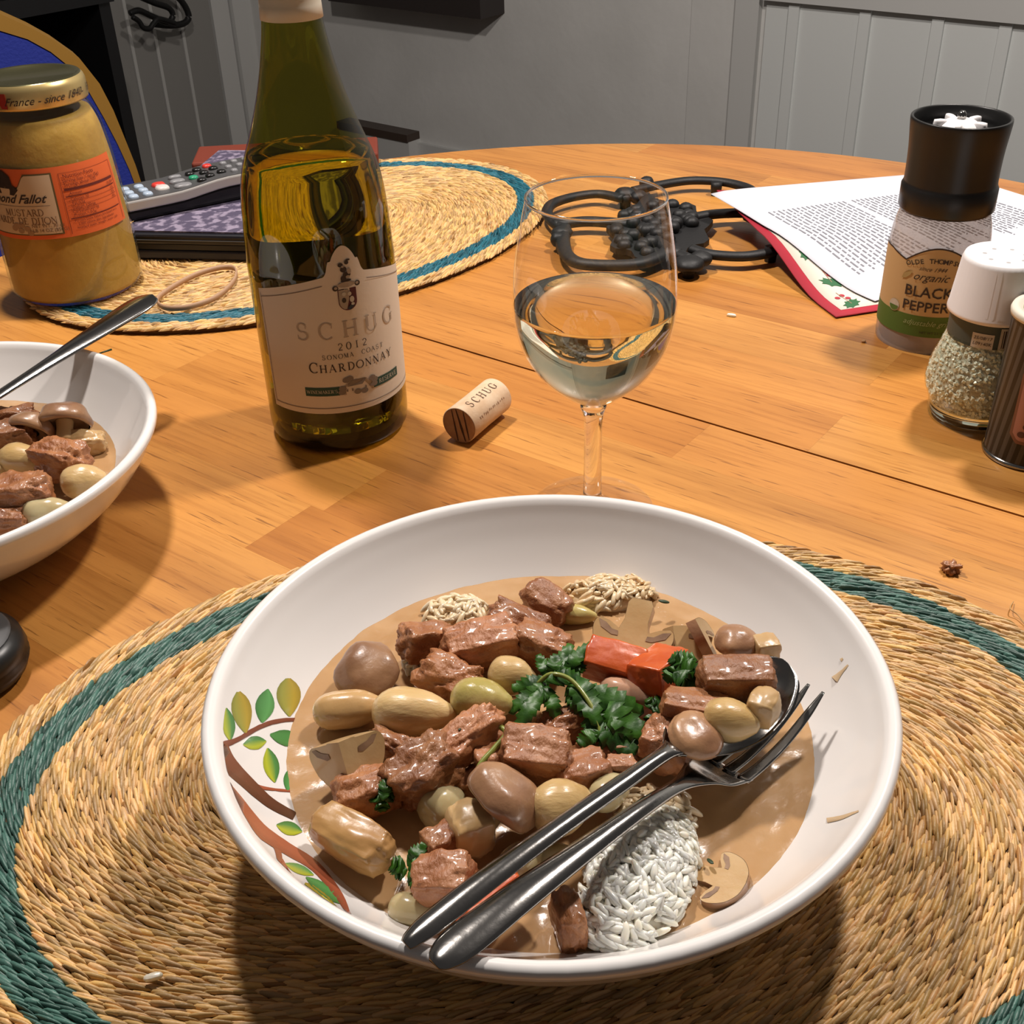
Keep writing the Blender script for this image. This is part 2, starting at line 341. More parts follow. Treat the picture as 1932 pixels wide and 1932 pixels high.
# ------------------------------------------------------------------ woven placemats
STRAW = M('straw_fibre', (1, 1, 1), .42, vcol=True, coat=.0, bump=.35, bscale=900, bdist=.0005, stretch=(1, 1, 1))
def placemat(cx, cy, ang, A, B, label, seed, tealc, fade=1.0):
    rn = np.random.RandomState(seed)
    root = thing('placemat', label, 'placemat', (cx, cy, 0), 'woven oval placemats')
    ca, sa = math.cos(ang), math.sin(ang)
    n = 120; V = []; Fc = []
    for k in range(n):
        t = 2 * PI * k / n
        for q, z in ((1, .0003), (1, .0035)):
            x, y = (A - .002) * math.cos(t), (B - .002) * math.sin(t); V.append((cx + x * ca - y * sa, cy + x * sa + y * ca, z))
    Fc = [(2 * k, 2 * ((k + 1) % n), 2 * ((k + 1) % n) + 1, 2 * k + 1) for k in range(n)] + [tuple(2 * k + 1 for k in range(n)), tuple(2 * k for k in reversed(range(n)))]
    mesh('backing', V, Fc, M('straw_backing', (.10, .05, .02), .8), root)
    # lobe template
    st = [(-1, .0), (-.6, .8), (0, 1.0), (.6, .8), (1, .0)]; tv = []; tf = []
    for i, (s, w) in enumerate(st):
        for k in range(5):
            a = PI * k / 4; tv.append((s, w * math.cos(a), w * math.sin(a)))
    for i in range(4):
        for k in range(4): tf.append((i * 5 + k, i * 5 + k + 1, (i + 1) * 5 + k + 1, (i + 1) * 5 + k))
    tv = np.array(tv); tf = np.array(tf)
    packs = {'straw': [[], [], []], 'teal': [[], [], []]}
    d = .0016
    while B - d > .001:
        a_, b_ = A - d, B - d
        per = PI * (3 * (a_ + b_) - math.sqrt((3 * a_ + b_) * (a_ + 3 * b_)))
        m = max(8, int(per / .0033)); ph = rn.rand() * 6
        tt = np.linspace(0, 2 * PI, 2000); ex = a_ * np.cos(tt); ey = b_ * np.sin(tt)
        cl = np.concatenate([[0], np.cumsum(np.hypot(np.diff(ex), np.diff(ey)))])
        s = (np.arange(m) + rn.rand(m) * .35) / m * cl[-1]; th = np.interp(s, cl, tt)
        x = a_ * np.cos(th); y = b_ * np.sin(th); tx = -a_ * np.sin(th); ty = b_ * np.cos(th); ln = np.hypot(tx, ty); tx /= ln; ty /= ln
        til = R(19) + rn.randn(m) * .07; c, s_ = np.cos(til), np.sin(til); dx = tx * c - ty * s_; dy = tx * s_ + ty * c
        hl = .0064 * (1 + .18 * rn.randn(m)); hw = .00098 * (1 + .2 * rn.randn(m)); hh = .0019 * (1 + .2 * rn.randn(m)); zz = .0030 + rn.rand(m) * .0013
        teal = .0135 < d < .0285
        lx = tv[None, :, 0] * hl[:, None]; ly = tv[None, :, 1] * hw[:, None]; lz = tv[None, :, 2] * hh[:, None] + zz[:, None]
        X = x[:, None] + lx * dx[:, None] - ly * dy[:, None]; Y = y[:, None] + lx * dy[:, None] + ly * dx[:, None]
        P = np.stack([cx + X * ca - Y * sa, cy + X * sa + Y * ca, lz], -1).reshape(-1, 3)
        if teal:
            base = np.array(tealc)[None] * (.6 + .9 * rn.rand(m, 1))
        else:
            base = np.array([.64, .40, .165])[None] * (.55 + .70 * rn.rand(m, 1)); base[:, 2] *= (.8 + .35 * rn.rand(m)); dk = rn.rand(m) < .05; base[dk] *= np.array([.6, .48, .36])
        base *= fade
        pk = packs['teal' if teal else 'straw']; n0 = sum(len(q) for q in pk[0])
        pk[0].append(P); pk[1].append((tf[None] + (np.arange(m) * 25)[:, None, None]).reshape(-1, 4) + n0); pk[2].append(np.repeat(base, 25, 0))
        d += .0031
    for nm, key in (('straw_weave', 'straw'), ('teal_band', 'teal')):
        o = mesh(nm, np.concatenate(packs[key][0]), np.concatenate(packs[key][1]).tolist(), STRAW, root, True, cols=np.concatenate(packs[key][2]))
        tag(o, 'twisted straw strands' if key == 'straw' else 'dyed teal band of twisted strands', kind='stuff')
    return root
placemat(.016, .327, R(2.5), .236, .172, 'oval woven straw placemat with green band under the bowl of stew with cutlery', 1, (.050, .118, .096))
placemat(-.172, .975, R(41), .240, .172, 'oval woven straw placemat with teal band under the mustard jar and remote', 2, (.014, .100, .135))
MATZ = .0064

# ------------------------------------------------------------------ lettering
class Ink:
    def __init__(s): s.v = []; s.f = []
    def quad(s, a, b, c, d): n = len(s.v); s.v += [a, b, c, d]; s.f.append((n, n + 1, n + 2, n + 3))
    def line(s, x0, y0, x1, y1, w):
        L = math.hypot(x1 - x0, y1 - y0) or 1e-9; nx, ny = -(y1 - y0) / L * w / 2, (x1 - x0) / L * w / 2
        s.quad((x0 - nx, y0 - ny), (x1 - nx, y1 - ny), (x1 + nx, y1 + ny), (x0 + nx, y0 + ny))
    def poly(s, pts): n = len(s.v); s.v += list(pts); s.f.append(tuple(range(n, n + len(pts))))
    def disc(s, cx, cy, rx, ry=None, n=14): ry = ry or rx; s.poly([(cx + rx * math.cos(2 * PI * i / n), cy + ry * math.sin(2 * PI * i / n)) for i in range(n)])
    def arc(s, cx, cy, rx, ry, a0, a1, t=.05, T=.13, n=14):
        pr = None
        for i in range(n + 1):
            a = R(a0 + (a1 - a0) * i / n); w = (t + (T - t) * abs(math.cos(a))) / 2
            c, q = math.cos(a), math.sin(a); p = ((cx + (rx - w) * c, cy + (ry - w) * q), (cx + (rx + w) * c, cy + (ry + w) * q))
            if pr: s.quad(pr[0], pr[1], p[1], p[0])
            pr = p
    def put(s, o, x, y, k, shear=0): n = len(s.v); s.v += [(x + (a + shear * b) * k, y + b * k) for a, b in o.v]; s.f += [tuple(i + n for i in f) for f in o.f]
def serif_glyph(ch):
    g = Ink(); T, t = .14, .055
    def sf(x, y, w=.15): g.line(x - w, y + (t / 2 if y < .5 else -t / 2), x + w, y + (t / 2 if y < .5 else -t / 2), t)
    def stem(x, w=T, y0=0, y1=1): g.line(x, y0, x, y1, w); sf(x, y0); sf(x, y1)
    W = .8
    if ch == 'A': g.line(.08, 0, .42, 1, t); g.line(.40, 1, .76, 0, T); g.line(.2, .34, .62, .34, t); sf(.08, 0, .1); sf(.76, 0, .12); W = .86
    elif ch == 'B': stem(.16); g.arc(.3, .75, .26, .25, -90, 90); g.arc(.3, .26, .32, .26, -90, 90); g.line(.16, .975, .3, .975, t); g.line(.16, .5, .3, .5, t); g.line(.16, .025, .3, .025, t); W = .72
    elif ch == 'C': g.arc(.45, .5, .40, .5, 48, 312); g.line(.74, .95, .74, .66, t); W = .85
    elif ch == 'D': stem(.16); g.arc(.3, .5, .46, .5, -90, 90); g.line(.16, .975, .3, .975, t); g.line(.16, .025, .3, .025, t); W = .86
    elif ch == 'E': stem(.16); [g.line(.16, y, x, y, t) for y, x in ((.975, .6), (.5, .5), (.025, .63))]; g.line(.59, .8, .59, 1, t); g.line(.62, 0, .62, .2, t); W = .7
    elif ch == 'G': g.arc(.45, .5, .40, .5, 48, 320); g.line(.74, .95, .74, .68, t); g.line(.74, .06, .74, .42, T); sf(.74, .46, .14); W = .92
    elif ch == 'H': stem(.17); stem(.75); g.line(.17, .5, .75, .5, t); W = .92
    elif ch == 'I': stem(.2); W = .4
    elif ch == 'J': g.line(.3, .1, .3, 1, T); sf(.3, 1); g.arc(.15, .05, .15, .17, -110, 0); W = .5
    elif ch == 'K': stem(.16); g.line(.2, .42, .68, 1, t); g.line(.34, .55, .74, 0, T); sf(.68, 1, .1); sf(.74, 0, .1); W = .82
    elif ch == 'L': stem(.16); g.line(.16, .025, .62, .025, t); g.line(.61, 0, .61, .25, t); W = .7
    elif ch == 'M': g.line(.12, 0, .16, 1, t); g.line(.16, 1, .48, .05, T); g.line(.48, .05, .82, 1, t); g.line(.82, 0, .82, 1, T); sf(.12, 0, .1); sf(.82, 0); W = 1.0
    elif ch == 'N': g.line(.14, 0, .14, 1, t); g.line(.12, 1, .74, .0, T); g.line(.75, 0, .75, 1, t); sf(.14, 0, .11); sf(.75, 1, .11); sf(.1, 1, .08); W = .9
    elif ch == 'O' or ch == '0': k = .43 if ch == 'O' else .3; g.arc(k + .03, .5, k, .5, 0, 360, n=26); W = 2 * k + .08
    elif ch == 'P': stem(.16); g.arc(.3, .73, .3, .27, -90, 90); g.line(.16, .975, .3, .975, t); g.line(.16, .48, .3, .48, t); W = .7
    elif ch == 'R': stem(.16); g.arc(.3, .74, .28, .26, -90, 90); g.line(.16, .975, .3, .975, t); g.line(.16, .5, .3, .5, t); g.line(.36, .5, .74, 0, T); sf(.76, 0, .08); W = .82
    elif ch == 'S': g.arc(.33, .745, .25, .255, 35, 270, .06, .10); g.arc(.33, .255, .28, .255, -145, 90, .06, .12); g.line(.54, .95, .54, .7, t); g.line(.07, .05, .07, .3, t); W = .68
    elif ch == 'T': stem(.38); g.line(.05, .975, .71, .975, t); g.line(.06, 1, .06, .78, t); g.line(.70, 1, .70, .78, t); W = .78
    elif ch == 'U': g.line(.17, .32, .17, 1, T); sf(.17, 1); g.arc(.45, .32, .31, .32, 180, 360, .05, .09); g.line(.73, .32, .73, 1, t); sf(.73, 1, .1); W = .9
    elif ch == 'V': g.line(.08, 1, .42, 0, T); g.line(.40, 0, .76, 1, t); sf(.08, 1, .12); sf(.76, 1, .1); W = .84
    elif ch == 'W': g.line(.06, 1, .32, 0, T); g.line(.32, 0, .55, .95, t); g.line(.55, .95, .8, 0, T); g.line(.8, 0, 1.06, 1, t); sf(.06, 1, .1); sf(1.06, 1, .08); W = 1.14
    elif ch == 'Y': g.line(.08, 1, .42, .45, T); g.line(.42, .45, .76, 1, t); g.line(.42, 0, .42, .5, T); sf(.42, 0); sf(.08, 1, .1); sf(.76, 1, .1); W = .84
    elif ch == '1': stem(.25, .11); W = .5
    elif ch == '2': g.arc(.3, .72, .24, .27, -25, 170, .05, .1); g.line(.5, .58, .08, .06, .08); g.line(.06, .04, .56, .04, .09); W = .62
    elif ch == "'": g.line(.12, .72, .12, 1, .09); W = .25
    elif ch == ' ': W = .45
    return g, W
def serif_text(s, size, pitch=None, gap=.14, small=None):
    k = Ink(); x = 0; items = []
    for i, ch in enumerate(s):
        g, W = serif_glyph(ch); sz = size if (small is None or i == 0) else small
        if pitch is None: k.put(g, x, 0, sz); x += (W + gap) * sz
        else: k.put(g, x - W * sz / 2, 0, sz); x += pitch
    wid = x - gap * size if pitch is None else x - pitch
    k.v = [(a - wid / 2, b) for a, b in k.v]; return k
def plain_text(s, size, shear=0.0, bold=0.0, space=1.0):
    cu = bpy.data.curves.new('lettering', 'FONT'); cu.body = s; cu.size = size / .7; cu.shear = shear; cu.align_x = 'CENTER'; cu.offset = bold; cu.space_character = space; cu.resolution_u = 2
    o = bpy.data.objects.new('lettering', cu); COL.objects.link(o); bpy.context.view_layer.update()
    me = bpy.data.meshes.new_from_object(o.evaluated_get(bpy.context.evaluated_depsgraph_get()))
    k = Ink(); k.v = [(v.co.x, v.co.y) for v in me.vertices]; k.f = [tuple(p.vertices) for p in me.polygons]
    bpy.data.objects.remove(o); bpy.data.curves.remove(cu); bpy.data.meshes.remove(me); return k
def ink_obj(name, k, fn, mat, parent): return mesh(name, [fn(a, b) for a, b in k.v], k.f, mat, parent)
class Cyl:                               # wrap flat print round an upright body; angle 0 faces the camera side, + to its right
    def __init__(s, cx, cy, Rf): s.c = Vector((cx, cy, 0)); s.R = Rf; s.ef = -s.c.normalized(); s.er = Vector((-s.ef.y, s.ef.x, 0))
    def rad(s, z): return s.R(z) if callable(s.R) else s.R
    def pt(s, phi, z, off=0.0):
        r = s.rad(z) + off; return s.c + s.ef * (r * math.cos(phi)) + s.er * (r * math.sin(phi)) + Vector((0, 0, z))
    def wrap(s, phi0, z0, off):
        def fn(a, b): z = z0 + b; return s.pt(R(phi0) + a / s.rad(z0), z, off)
        return fn
    def patch(s, name, p0, p1, z0, z1, off, mat, parent, n=24, m=4):
        f0 = z0 if callable(z0) else (lambda p: z0); f1 = z1 if callable(z1) else (lambda p: z1); V = []; Fc = []
        for i in range(n + 1):
            p = p0 + (p1 - p0) * i / n
            for j in range(m + 1): z = f0(p) + (f1(p) - f0(p)) * j / m; V.append(s.pt(R(p), z, off))
        for i in range(n):
            for j in range(m): k = i * (m + 1) + j; Fc.append((k, k + m + 1, k + m + 2, k + 1))
        return mesh(name, V, Fc, mat, parent, True)

# ------------------------------------------------------------------ pasta bowls
BRIM = .1225; BH = .0555
INNER = [(0.0, .0100), (.03, .0102), (.058, .0120), (.075, .0165), (.088, .0235), (.098, .0318), (.107, .0415), (.1135, .0500), (.1165, .0545)]
OUTER = [(.055, 0.0), (.058, .0), (.060, .003), (.076, .0085), (.092, .0180), (.105, .0290), (.1145, .0400), (.1205, .0500), (.1228, .0540)]
IN_S = smoothprof(INNER, 6)
def zin(r):
    for (r0, z0), (r1, z1) in zip(IN_S, IN_S[1:]):
        if r <= r1: return z0 + (z1 - z0) * (r - r0) / max(r1 - r0, 1e-9)
    return IN_S[-1][1]
def make_bowl(c, label, group=None):
    root = thing('pasta_bowl', label, 'bowl', c, group)
    prof = [(0.0, .004), (.053, .004), (.055, 0)] + smoothprof(OUTER, 5)[1:] + [(.1226, .0562), (.1214, .0574), (.1196, .0577), (.1178, .0566)] + list(reversed(IN_S))
    V, Fc = lathe(prof, c, 96); mesh('bowl_body', V, Fc, WHITE_CER, root, True)
    return root
BC = Vector((.011, .3175, MATZ)); SAUCEZ = BC.z + .0305
LC = Vector((-.306, .519, 0.0)); LSAUCE = LC.z + .0305
bowl = make_bowl(BC, 'white pasta bowl painted with a leafy branch, standing on the woven placemat', 'white pasta bowls')
bowl2 = make_bowl(LC, 'plain white pasta bowl standing straight on the wooden table', 'white pasta bowls')
def on_bowl(x, y, lift=.00025, c=BC):    # where the sight line through a spot of the photograph meets the bowl's inside
    d = ray(x, y); p = at(x, y, c.z + .053); rr = math.hypot(p.x - c.x, p.y - c.y)
    if rr > .1155: k = .1155 / rr; return Vector((c.x + (p.x - c.x) * k, c.y + (p.y - c.y) * k, c.z + zin(.1155) + lift))
    t = (c.z + BH + .004 - CAMZ) / d.z; p = cC + d * t
    for i in range(400):
        rr = math.hypot(p.x - c.x, p.y - c.y)
        if rr < .1178 and p.z <= c.z + zin(rr) + lift: break
        p = p + d * .0003
    rr = math.hypot(p.x - c.x, p.y - c.y); return Vector((p.x, p.y, c.z + zin(min(rr, .1176)) + lift))
# painted branch and leaves
PAINT = M('brush_paint', (1, 1, 1), .25, vcol=True, coat=.5)
def painted(name, grid, cols, nx):
    V = [on_bowl(*g) for g in grid]; ny = len(grid) // nx
    Fc = [(j * nx + i, j * nx + i + 1, (j + 1) * nx + i + 1, (j + 1) * nx + i) for j in range(ny - 1) for i in range(nx - 1)]
    return mesh(name, V, Fc, PAINT, bowl, True, cols=cols)
def painted_stroke(name, pts, w, c0, c1):
    P = spline([(x, y, ww) for (x, y), ww in zip(pts, w)], 5); g = []; cols = []
    for i, p in enumerate(P):
        a = P[max(i - 1, 0)]; q = P[min(i + 1, len(P) - 1)]; L = math.hypot(q.x - a.x, q.y - a.y) or 1; nx, ny = -(q.y - a.y) / L, (q.x - a.x) / L
        for k in (-1, 0, 1):
            g.append((p.x + nx * p.z * k / 2, p.y + ny * p.z * k / 2)); f = (i / len(P)); c = [c0[j] * (1 - f) + c1[j] * f for j in range(3)]
            if k == 1: c = [v * .7 for v in c]
            cols.append(c)
    return painted(name, g, cols, 3)
def painted_leaf(x, y, L, W, ang, c0, c1, tip=1.0):
    g = []; cols = []; ca, sa = math.cos(R(ang)), math.sin(R(ang)); n = 9
    for i in range(n):
        t = i / (n - 1); w = W / 2 * math.sin(PI * min(max(t, .015), .985) ** tip) ** .75; s = (t - .5) * L
        for k in (-1, -.45, .1, .55, 1):
            u = k * w; g.append((x + s * ca - u * sa, y + s * sa + u * ca)); f = max(0, min(1, (k + .3) / .7)); edge = .72 if abs(k) == 1 else 1
            cols.append([(c0[j] * (1 - f) + c1[j] * f) * edge for j in range(3)])
    return painted('painted_leaf', g, cols, 5)
GR = (.07, .24, .06); GR2 = (.10, .33, .09); YG = (.42, .47, .03); OL = (.43, .31, .035); BRN = (.20, .055, .025); DBR = (.085, .04, .022); RED = (.36, .095, .045); BUD = (.30, .30, .05)
painted_stroke('painted_branch', [(412, 1412), (430, 1440), (465, 1475), (510, 1515), (556, 1540)], [40, 32, 25, 20, 16], BRN, DBR)
painted_stroke('painted_branch', [(416, 1468), (443, 1510), (490, 1565), (540, 1600), (595, 1635), (640, 1690), (662, 1735)], [16, 28, 26, 23, 20, 15, 5], RED, RED)
painted_stroke('painted_branch', [(415, 1408), (450, 1395), (490, 1372), (530, 1360), (575, 1358)], [14, 9, 9, 8, 7], BRN, BRN)
painted_stroke('painted_branch', [(462, 1470), (490, 1485), (520, 1490), (552, 1493)], [10, 7, 5, 5], RED, RED)
painted_stroke('painted_branch', [(510, 1580), (523, 1600), (528, 1630), (522, 1650)], [12, 12, 10, 6], RED, BRN)
painted_stroke('painted_branch', [(530, 1622), (545, 1645), (556, 1656)], [8, 5, 3], RED, BRN)
for a in ((431, 1367, 62, 26, 83, GR, YG), (500, 1332, 64, 36, 100, GR2, GR), (481, 1402, 44, 26, -8, GR, YG), (541, 1393, 64, 30, 12, GR, GR), (512, 1444, 66, 30, 78, GR, YG),
          (592, 1313, 36, 20, 110, GR2, GR), (546, 1470, 44, 22, 100, GR2, GR), (546, 1563, 50, 26, 15, GR, YG), (498, 1624, 62, 18, 24, GR, BUD), (565, 1640, 58, 18, 22, GR2, YG), (560, 1678, 84, 17, 33, GR, BUD), (612, 1680, 86, 24, 36, GR2, GR)):
    painted_leaf(*a)
for (x, y, L, W, an) in ((457, 1345, 80, 38, 80), (545, 1316, 72, 46, 88), (605, 1690, 76, 20, 38)):
    painted_leaf(x, y, L, W, an, OL, BUD, .8)
# sauce drips left on the glaze
SAUCE = M('stew_sauce', (.43, .245, .108), .16, col2=(.50, .31, .155), nscale=55, contrast=(.3, .7), coat=.7, coat_rough=.05, bump=.22, bscale=75, bdist=.002, sss=.15, sssr=(.004,))
for pts in ([(1574, 1283, 15), (1584, 1272, 8), (1600, 1255, 3)], [(1560, 1548, 10), (1585, 1543, 8), (1620, 1530, 3)], [(1586, 1246, 7), (1590, 1243, 4)]):
    P = spline(pts, 5); V = []
    for i, p in enumerate(P):
        a = P[max(i - 1, 0)]; q = P[min(i + 1, len(P) - 1)]; d = Vector((q.x - a.x, q.y - a.y, 0)).normalized()
        for k, lf in ((-1, .0001), (0, .0009 * p.z / 12), (1, .0001)): V.append(on_bowl(p.x - d.y * p.z * k / 2, p.y + d.x * p.z * k / 2, .0002 + lf))
    mesh('sauce_drip', V, [(j * 3 + i, j * 3 + i + 1, (j + 1) * 3 + i + 1, (j + 1) * 3 + i) for j in range(len(P) - 1) for i in range(2)], M('thin_sauce', (.60, .44, .27), .25, coat=.4), bowl, True)
# chip on the far rim of the plain bowl
def sauce_pool(c, z, label, seed):
    n, m = 200, 64; V = []; Fc = []; rmax = .0985
    for i in range(m + 1):
        r = rmax * (i / m)
        for k in range(n):
            a = 2 * PI * k / n; x, y = r * math.cos(a), r * math.sin(a)
            h = .0007 * noise.noise(Vector((x * 60, y * 60, seed))) + .0005 * noise.noise(Vector((x * 170, y * 170, seed))) + .0002 * noise.noise(Vector((x * 420, y * 420, seed)))
            edge = max(0, (r - .088) / .01); V.append((c.x + x, c.y + y, z + h * (1 - min(edge, 1) * .5) + .0005 * noise.noise(Vector((math.cos(a) * 2.5, math.sin(a) * 2.5, seed + 4))) * edge))
    for i in range(m):
        for k in range(n): Fc.append((i * n + k, (i + 1) * n + k, (i + 1) * n + (k + 1) % n, i * n + (k + 1) % n))
    return tag(mesh('sauce', V, Fc, SAUCE, None, True), label, 'sauce', kind='stuff')
sauce_pool(BC, SAUCEZ, 'creamy tan stew sauce pooled in the painted bowl', 1)
sauce_pool(LC, LSAUCE, 'creamy tan stew sauce pooled in the plain white bowl', 2)

# ------------------------------------------------------------------ stew ingredients
MEAT = M('stewed_meat', (.245, .084, .027), .45, col2=(.37, .160, .062), nscale=130, contrast=(.35, .7), coat=.30, coat_rough=.13, bump=.6, bscale=800, bdist=.0011, rnd=.16, sss=.12, sssr=(.003,), stretch=(1, .45, 1))
MEATP = M('pink_stewed_meat', (.33, .124, .048), .45, col2=(.46, .21, .100), nscale=120, contrast=(.35, .7), coat=.30, coat_rough=.13, bump=.6, bscale=800, bdist=.0011, rnd=.12, sss=.12, sssr=(.003,), stretch=(1, .45, 1))
ONION = M('pearl_onion_flesh', (.56, .37, .145), .32, col2=(.66, .48, .24), nscale=45, stretch=(.5, 1.5, 1.5), coat=.5, coat_rough=.10, bump=.35, bscale=330, bdist=.001, rnd=.08, sss=.35, sssr=(.006,))
ONIONG = M('green_tinged_onion', (.40, .33, .085), .3, col2=(.56, .45, .19), nscale=70, coat=.5, coat_rough=.10, bump=.30, bscale=330, bdist=.001, sss=.35, sssr=(.006,))
ONIONW = M('translucent_onion', (.50, .42, .24), .22, col2=(.42, .33, .16), nscale=60, coat=.6, coat_rough=.06, bump=.15, bscale=200, bdist=.001, sss=.4, sssr=(.007,))
ONIONP = M('pinkish_onion', (.50, .27, .17), .25, col2=(.56, .36, .24), nscale=80, coat=.6, coat_rough=.08, bump=.2, bscale=250, bdist=.001, sss=.3, sssr=(.005,))
CAPM = M('mushroom_cap_skin', (.38, .21, .105), .34, col2=(.25, .125, .065), nscale=60, coat=.35, coat_rough=.1, bump=.30, bscale=260, bdist=.001, rnd=.12, sss=.1, sssr=(.003,))
FLESH = M('mushroom_flesh', (.55, .37, .18), .35, col2=(.47, .29, .12), nscale=60, coat=.4, coat_rough=.1, bump=.15, bscale=300, bdist=.0008, rnd=.08, sss=.15, sssr=(.004,))
GILL = M('mushroom_gills', (.16, .085, .045), .5, col2=(.30, .18, .10), nscale=150, coat=.2)
CARROT = M('cooked_carrot', (.56, .10, .012), .4, col2=(.47, .065, .008), nscale=90, coat=.3, coat_rough=.15, bump=.25, bscale=350, bdist=.0008, sss=.2, sssr=(.004,))
PARS = M('parsley_leaf', (.036, .125, .007), .42, col2=(.010, .048, .004), nscale=160, coat=.0, coat_rough=.2, bump=.3, bscale=300, bdist=.0008)
STEMM = M('parsley_stem', (.22, .25, .05), .3, coat=.4)
RICE = M('cooked_rice', (.88, .84, .74), .32, col2=(.80, .74, .60), nscale=25, coat=.3, coat_rough=.15, sss=.4, sssr=(.004,))
RICES = M('sauced_rice', (.80, .65, .44), .28, col2=(.70, .50, .28), nscale=30, coat=.4, coat_rough=.1, sss=.2, sssr=(.004,))
CARRL = ('soft orange', )
def blob(kind, seed, a, b_, c_, cuts=10, sq=.55, amp=.12, freq=1.6):
    """rounded block: cube grid blended with a sphere (sq 0 = cube, 1 = ellipsoid) and roughened"""
    bm = bmesh.new(); bmesh.ops.create_cube(bm, size=2); bmesh.ops.subdivide_edges(bm, edges=bm.edges[:], cuts=cuts, use_grid_fill=True)
    V = []; sd = Vector((seed * 3.7, seed * 1.3, seed * 2.1))
    for v in bm.verts:
        p = v.co.copy(); s = p.normalized(); k = p.lerp(s, sq) if kind != 'round' else s
        fib = noise.noise(Vector((k.x * 1.6, k.y * 6, k.z * 6)) + sd) * amp * .12 if kind == 'block' else 0
        nz = fib + noise.noise(k * freq + sd) * amp + noise.noise(k * freq * 2.7 + sd) * amp * .45 + noise.noise(k * freq * 6 + sd) * amp * .20 + noise.noise(k * freq * 14 + sd) * amp * .07
        k = k * (1 + nz); V.append(Vector((k.x * a, k.y * b_, k.z * c_)))
    bm.verts.index_update(); Fc = [tuple(v.index for v in f.verts) for f in bm.faces]; bm.free(); return V, Fc
def place(V, p, rz=0, rx=0, ry=0):
    m = Matrix.Translation(p) @ Matrix.Rotation(R(rz), 4, 'Z') @ Matrix.Rotation(R(ry), 4, 'Y') @ Matrix.Rotation(R(rx), 4, 'X')
    return [m @ Vector(v) for v in V]
seedc = [0]
STEWG = 'stew pieces in the painted bowl'
def lab(kind_group, label): return label
def chunk(x, y, w, h, rz=0, dz=.0, label='', mat=None, pool=None, name='meat_chunk', cat='meat', group='meat chunks in the painted bowl', sq=.42, amp=.16, tilt=(0, 0), kind='block', depth=None):
    amp = amp if amp < .1 else amp * 1.25; w *= 1.08; h *= 1.10; sq = min(sq + .12, 1); seedc[0] += 1; z = (pool or SAUCEZ) + .006 + dz; p = at(x, y, z); s = scale_at(p); a = w * s / 2 * 1.08; b_ = h * s / 2 / (1.13 if kind == 'block' else 1.0) * (depth or 1); c_ = h * s / 2 / 1.13
    V, Fc = blob(kind, seedc[0], a, b_, c_, 18 if w > 90 else 12, sq, amp); V = place(V, p, rz, tilt[0], tilt[1])
    return tag(mesh(name, V, Fc, mat or MEAT, None, True, origin=p), label, cat, group)
def onion(x, y, w, h, rz=0, dz=0, label='', mat=None, pool=None, group='pearl onions in the painted bowl', tilt=(0, 0)):
    seedc[0] += 1; z = (pool or SAUCEZ) + .004 + dz; p = at(x, y, z); s = scale_at(p); a = w * s / 2; r = h * s / 2
    n = 20; V = []; Fc = []; m = 14
    for i in range(m + 1):
        t = i / m; ang = PI * t; xx = -math.cos(ang); rr = math.sin(ang) ** .85 * (1 - .18 * xx) * (1 - .25 * max(0, xx - .5))
        for k in range(n):
            q = 2 * PI * k / n; ridge = 1 + .022 * math.cos(q * 7 + 2 * noise.noise(Vector((xx, q, seedc[0])))) + .10 * noise.noise(Vector((xx * 1.5, math.cos(q) * 1.2, math.sin(q) * 1.2 + seedc[0])))
            V.append(Vector((xx * a * (1.06 if xx > .9 else 1), math.cos(q) * rr * r * ridge, math.sin(q) * rr * r * ridge)))
    for i in range(m):
        for k in range(n): Fc.append((i * n + k, i * n + (k + 1) % n, (i + 1) * n + (k + 1) % n, (i + 1) * n + k))
    V = place(V, p, rz, tilt[0], tilt[1])
    return tag(mesh('pearl_onion', V, Fc, mat or ONION, None, True, origin=p), label, 'onion', group)
CAPP = smoothprof([(0, 1.0), (.45, .93), (.82, .66), (.98, .28), (.96, .05), (.86, -.04)], 4)
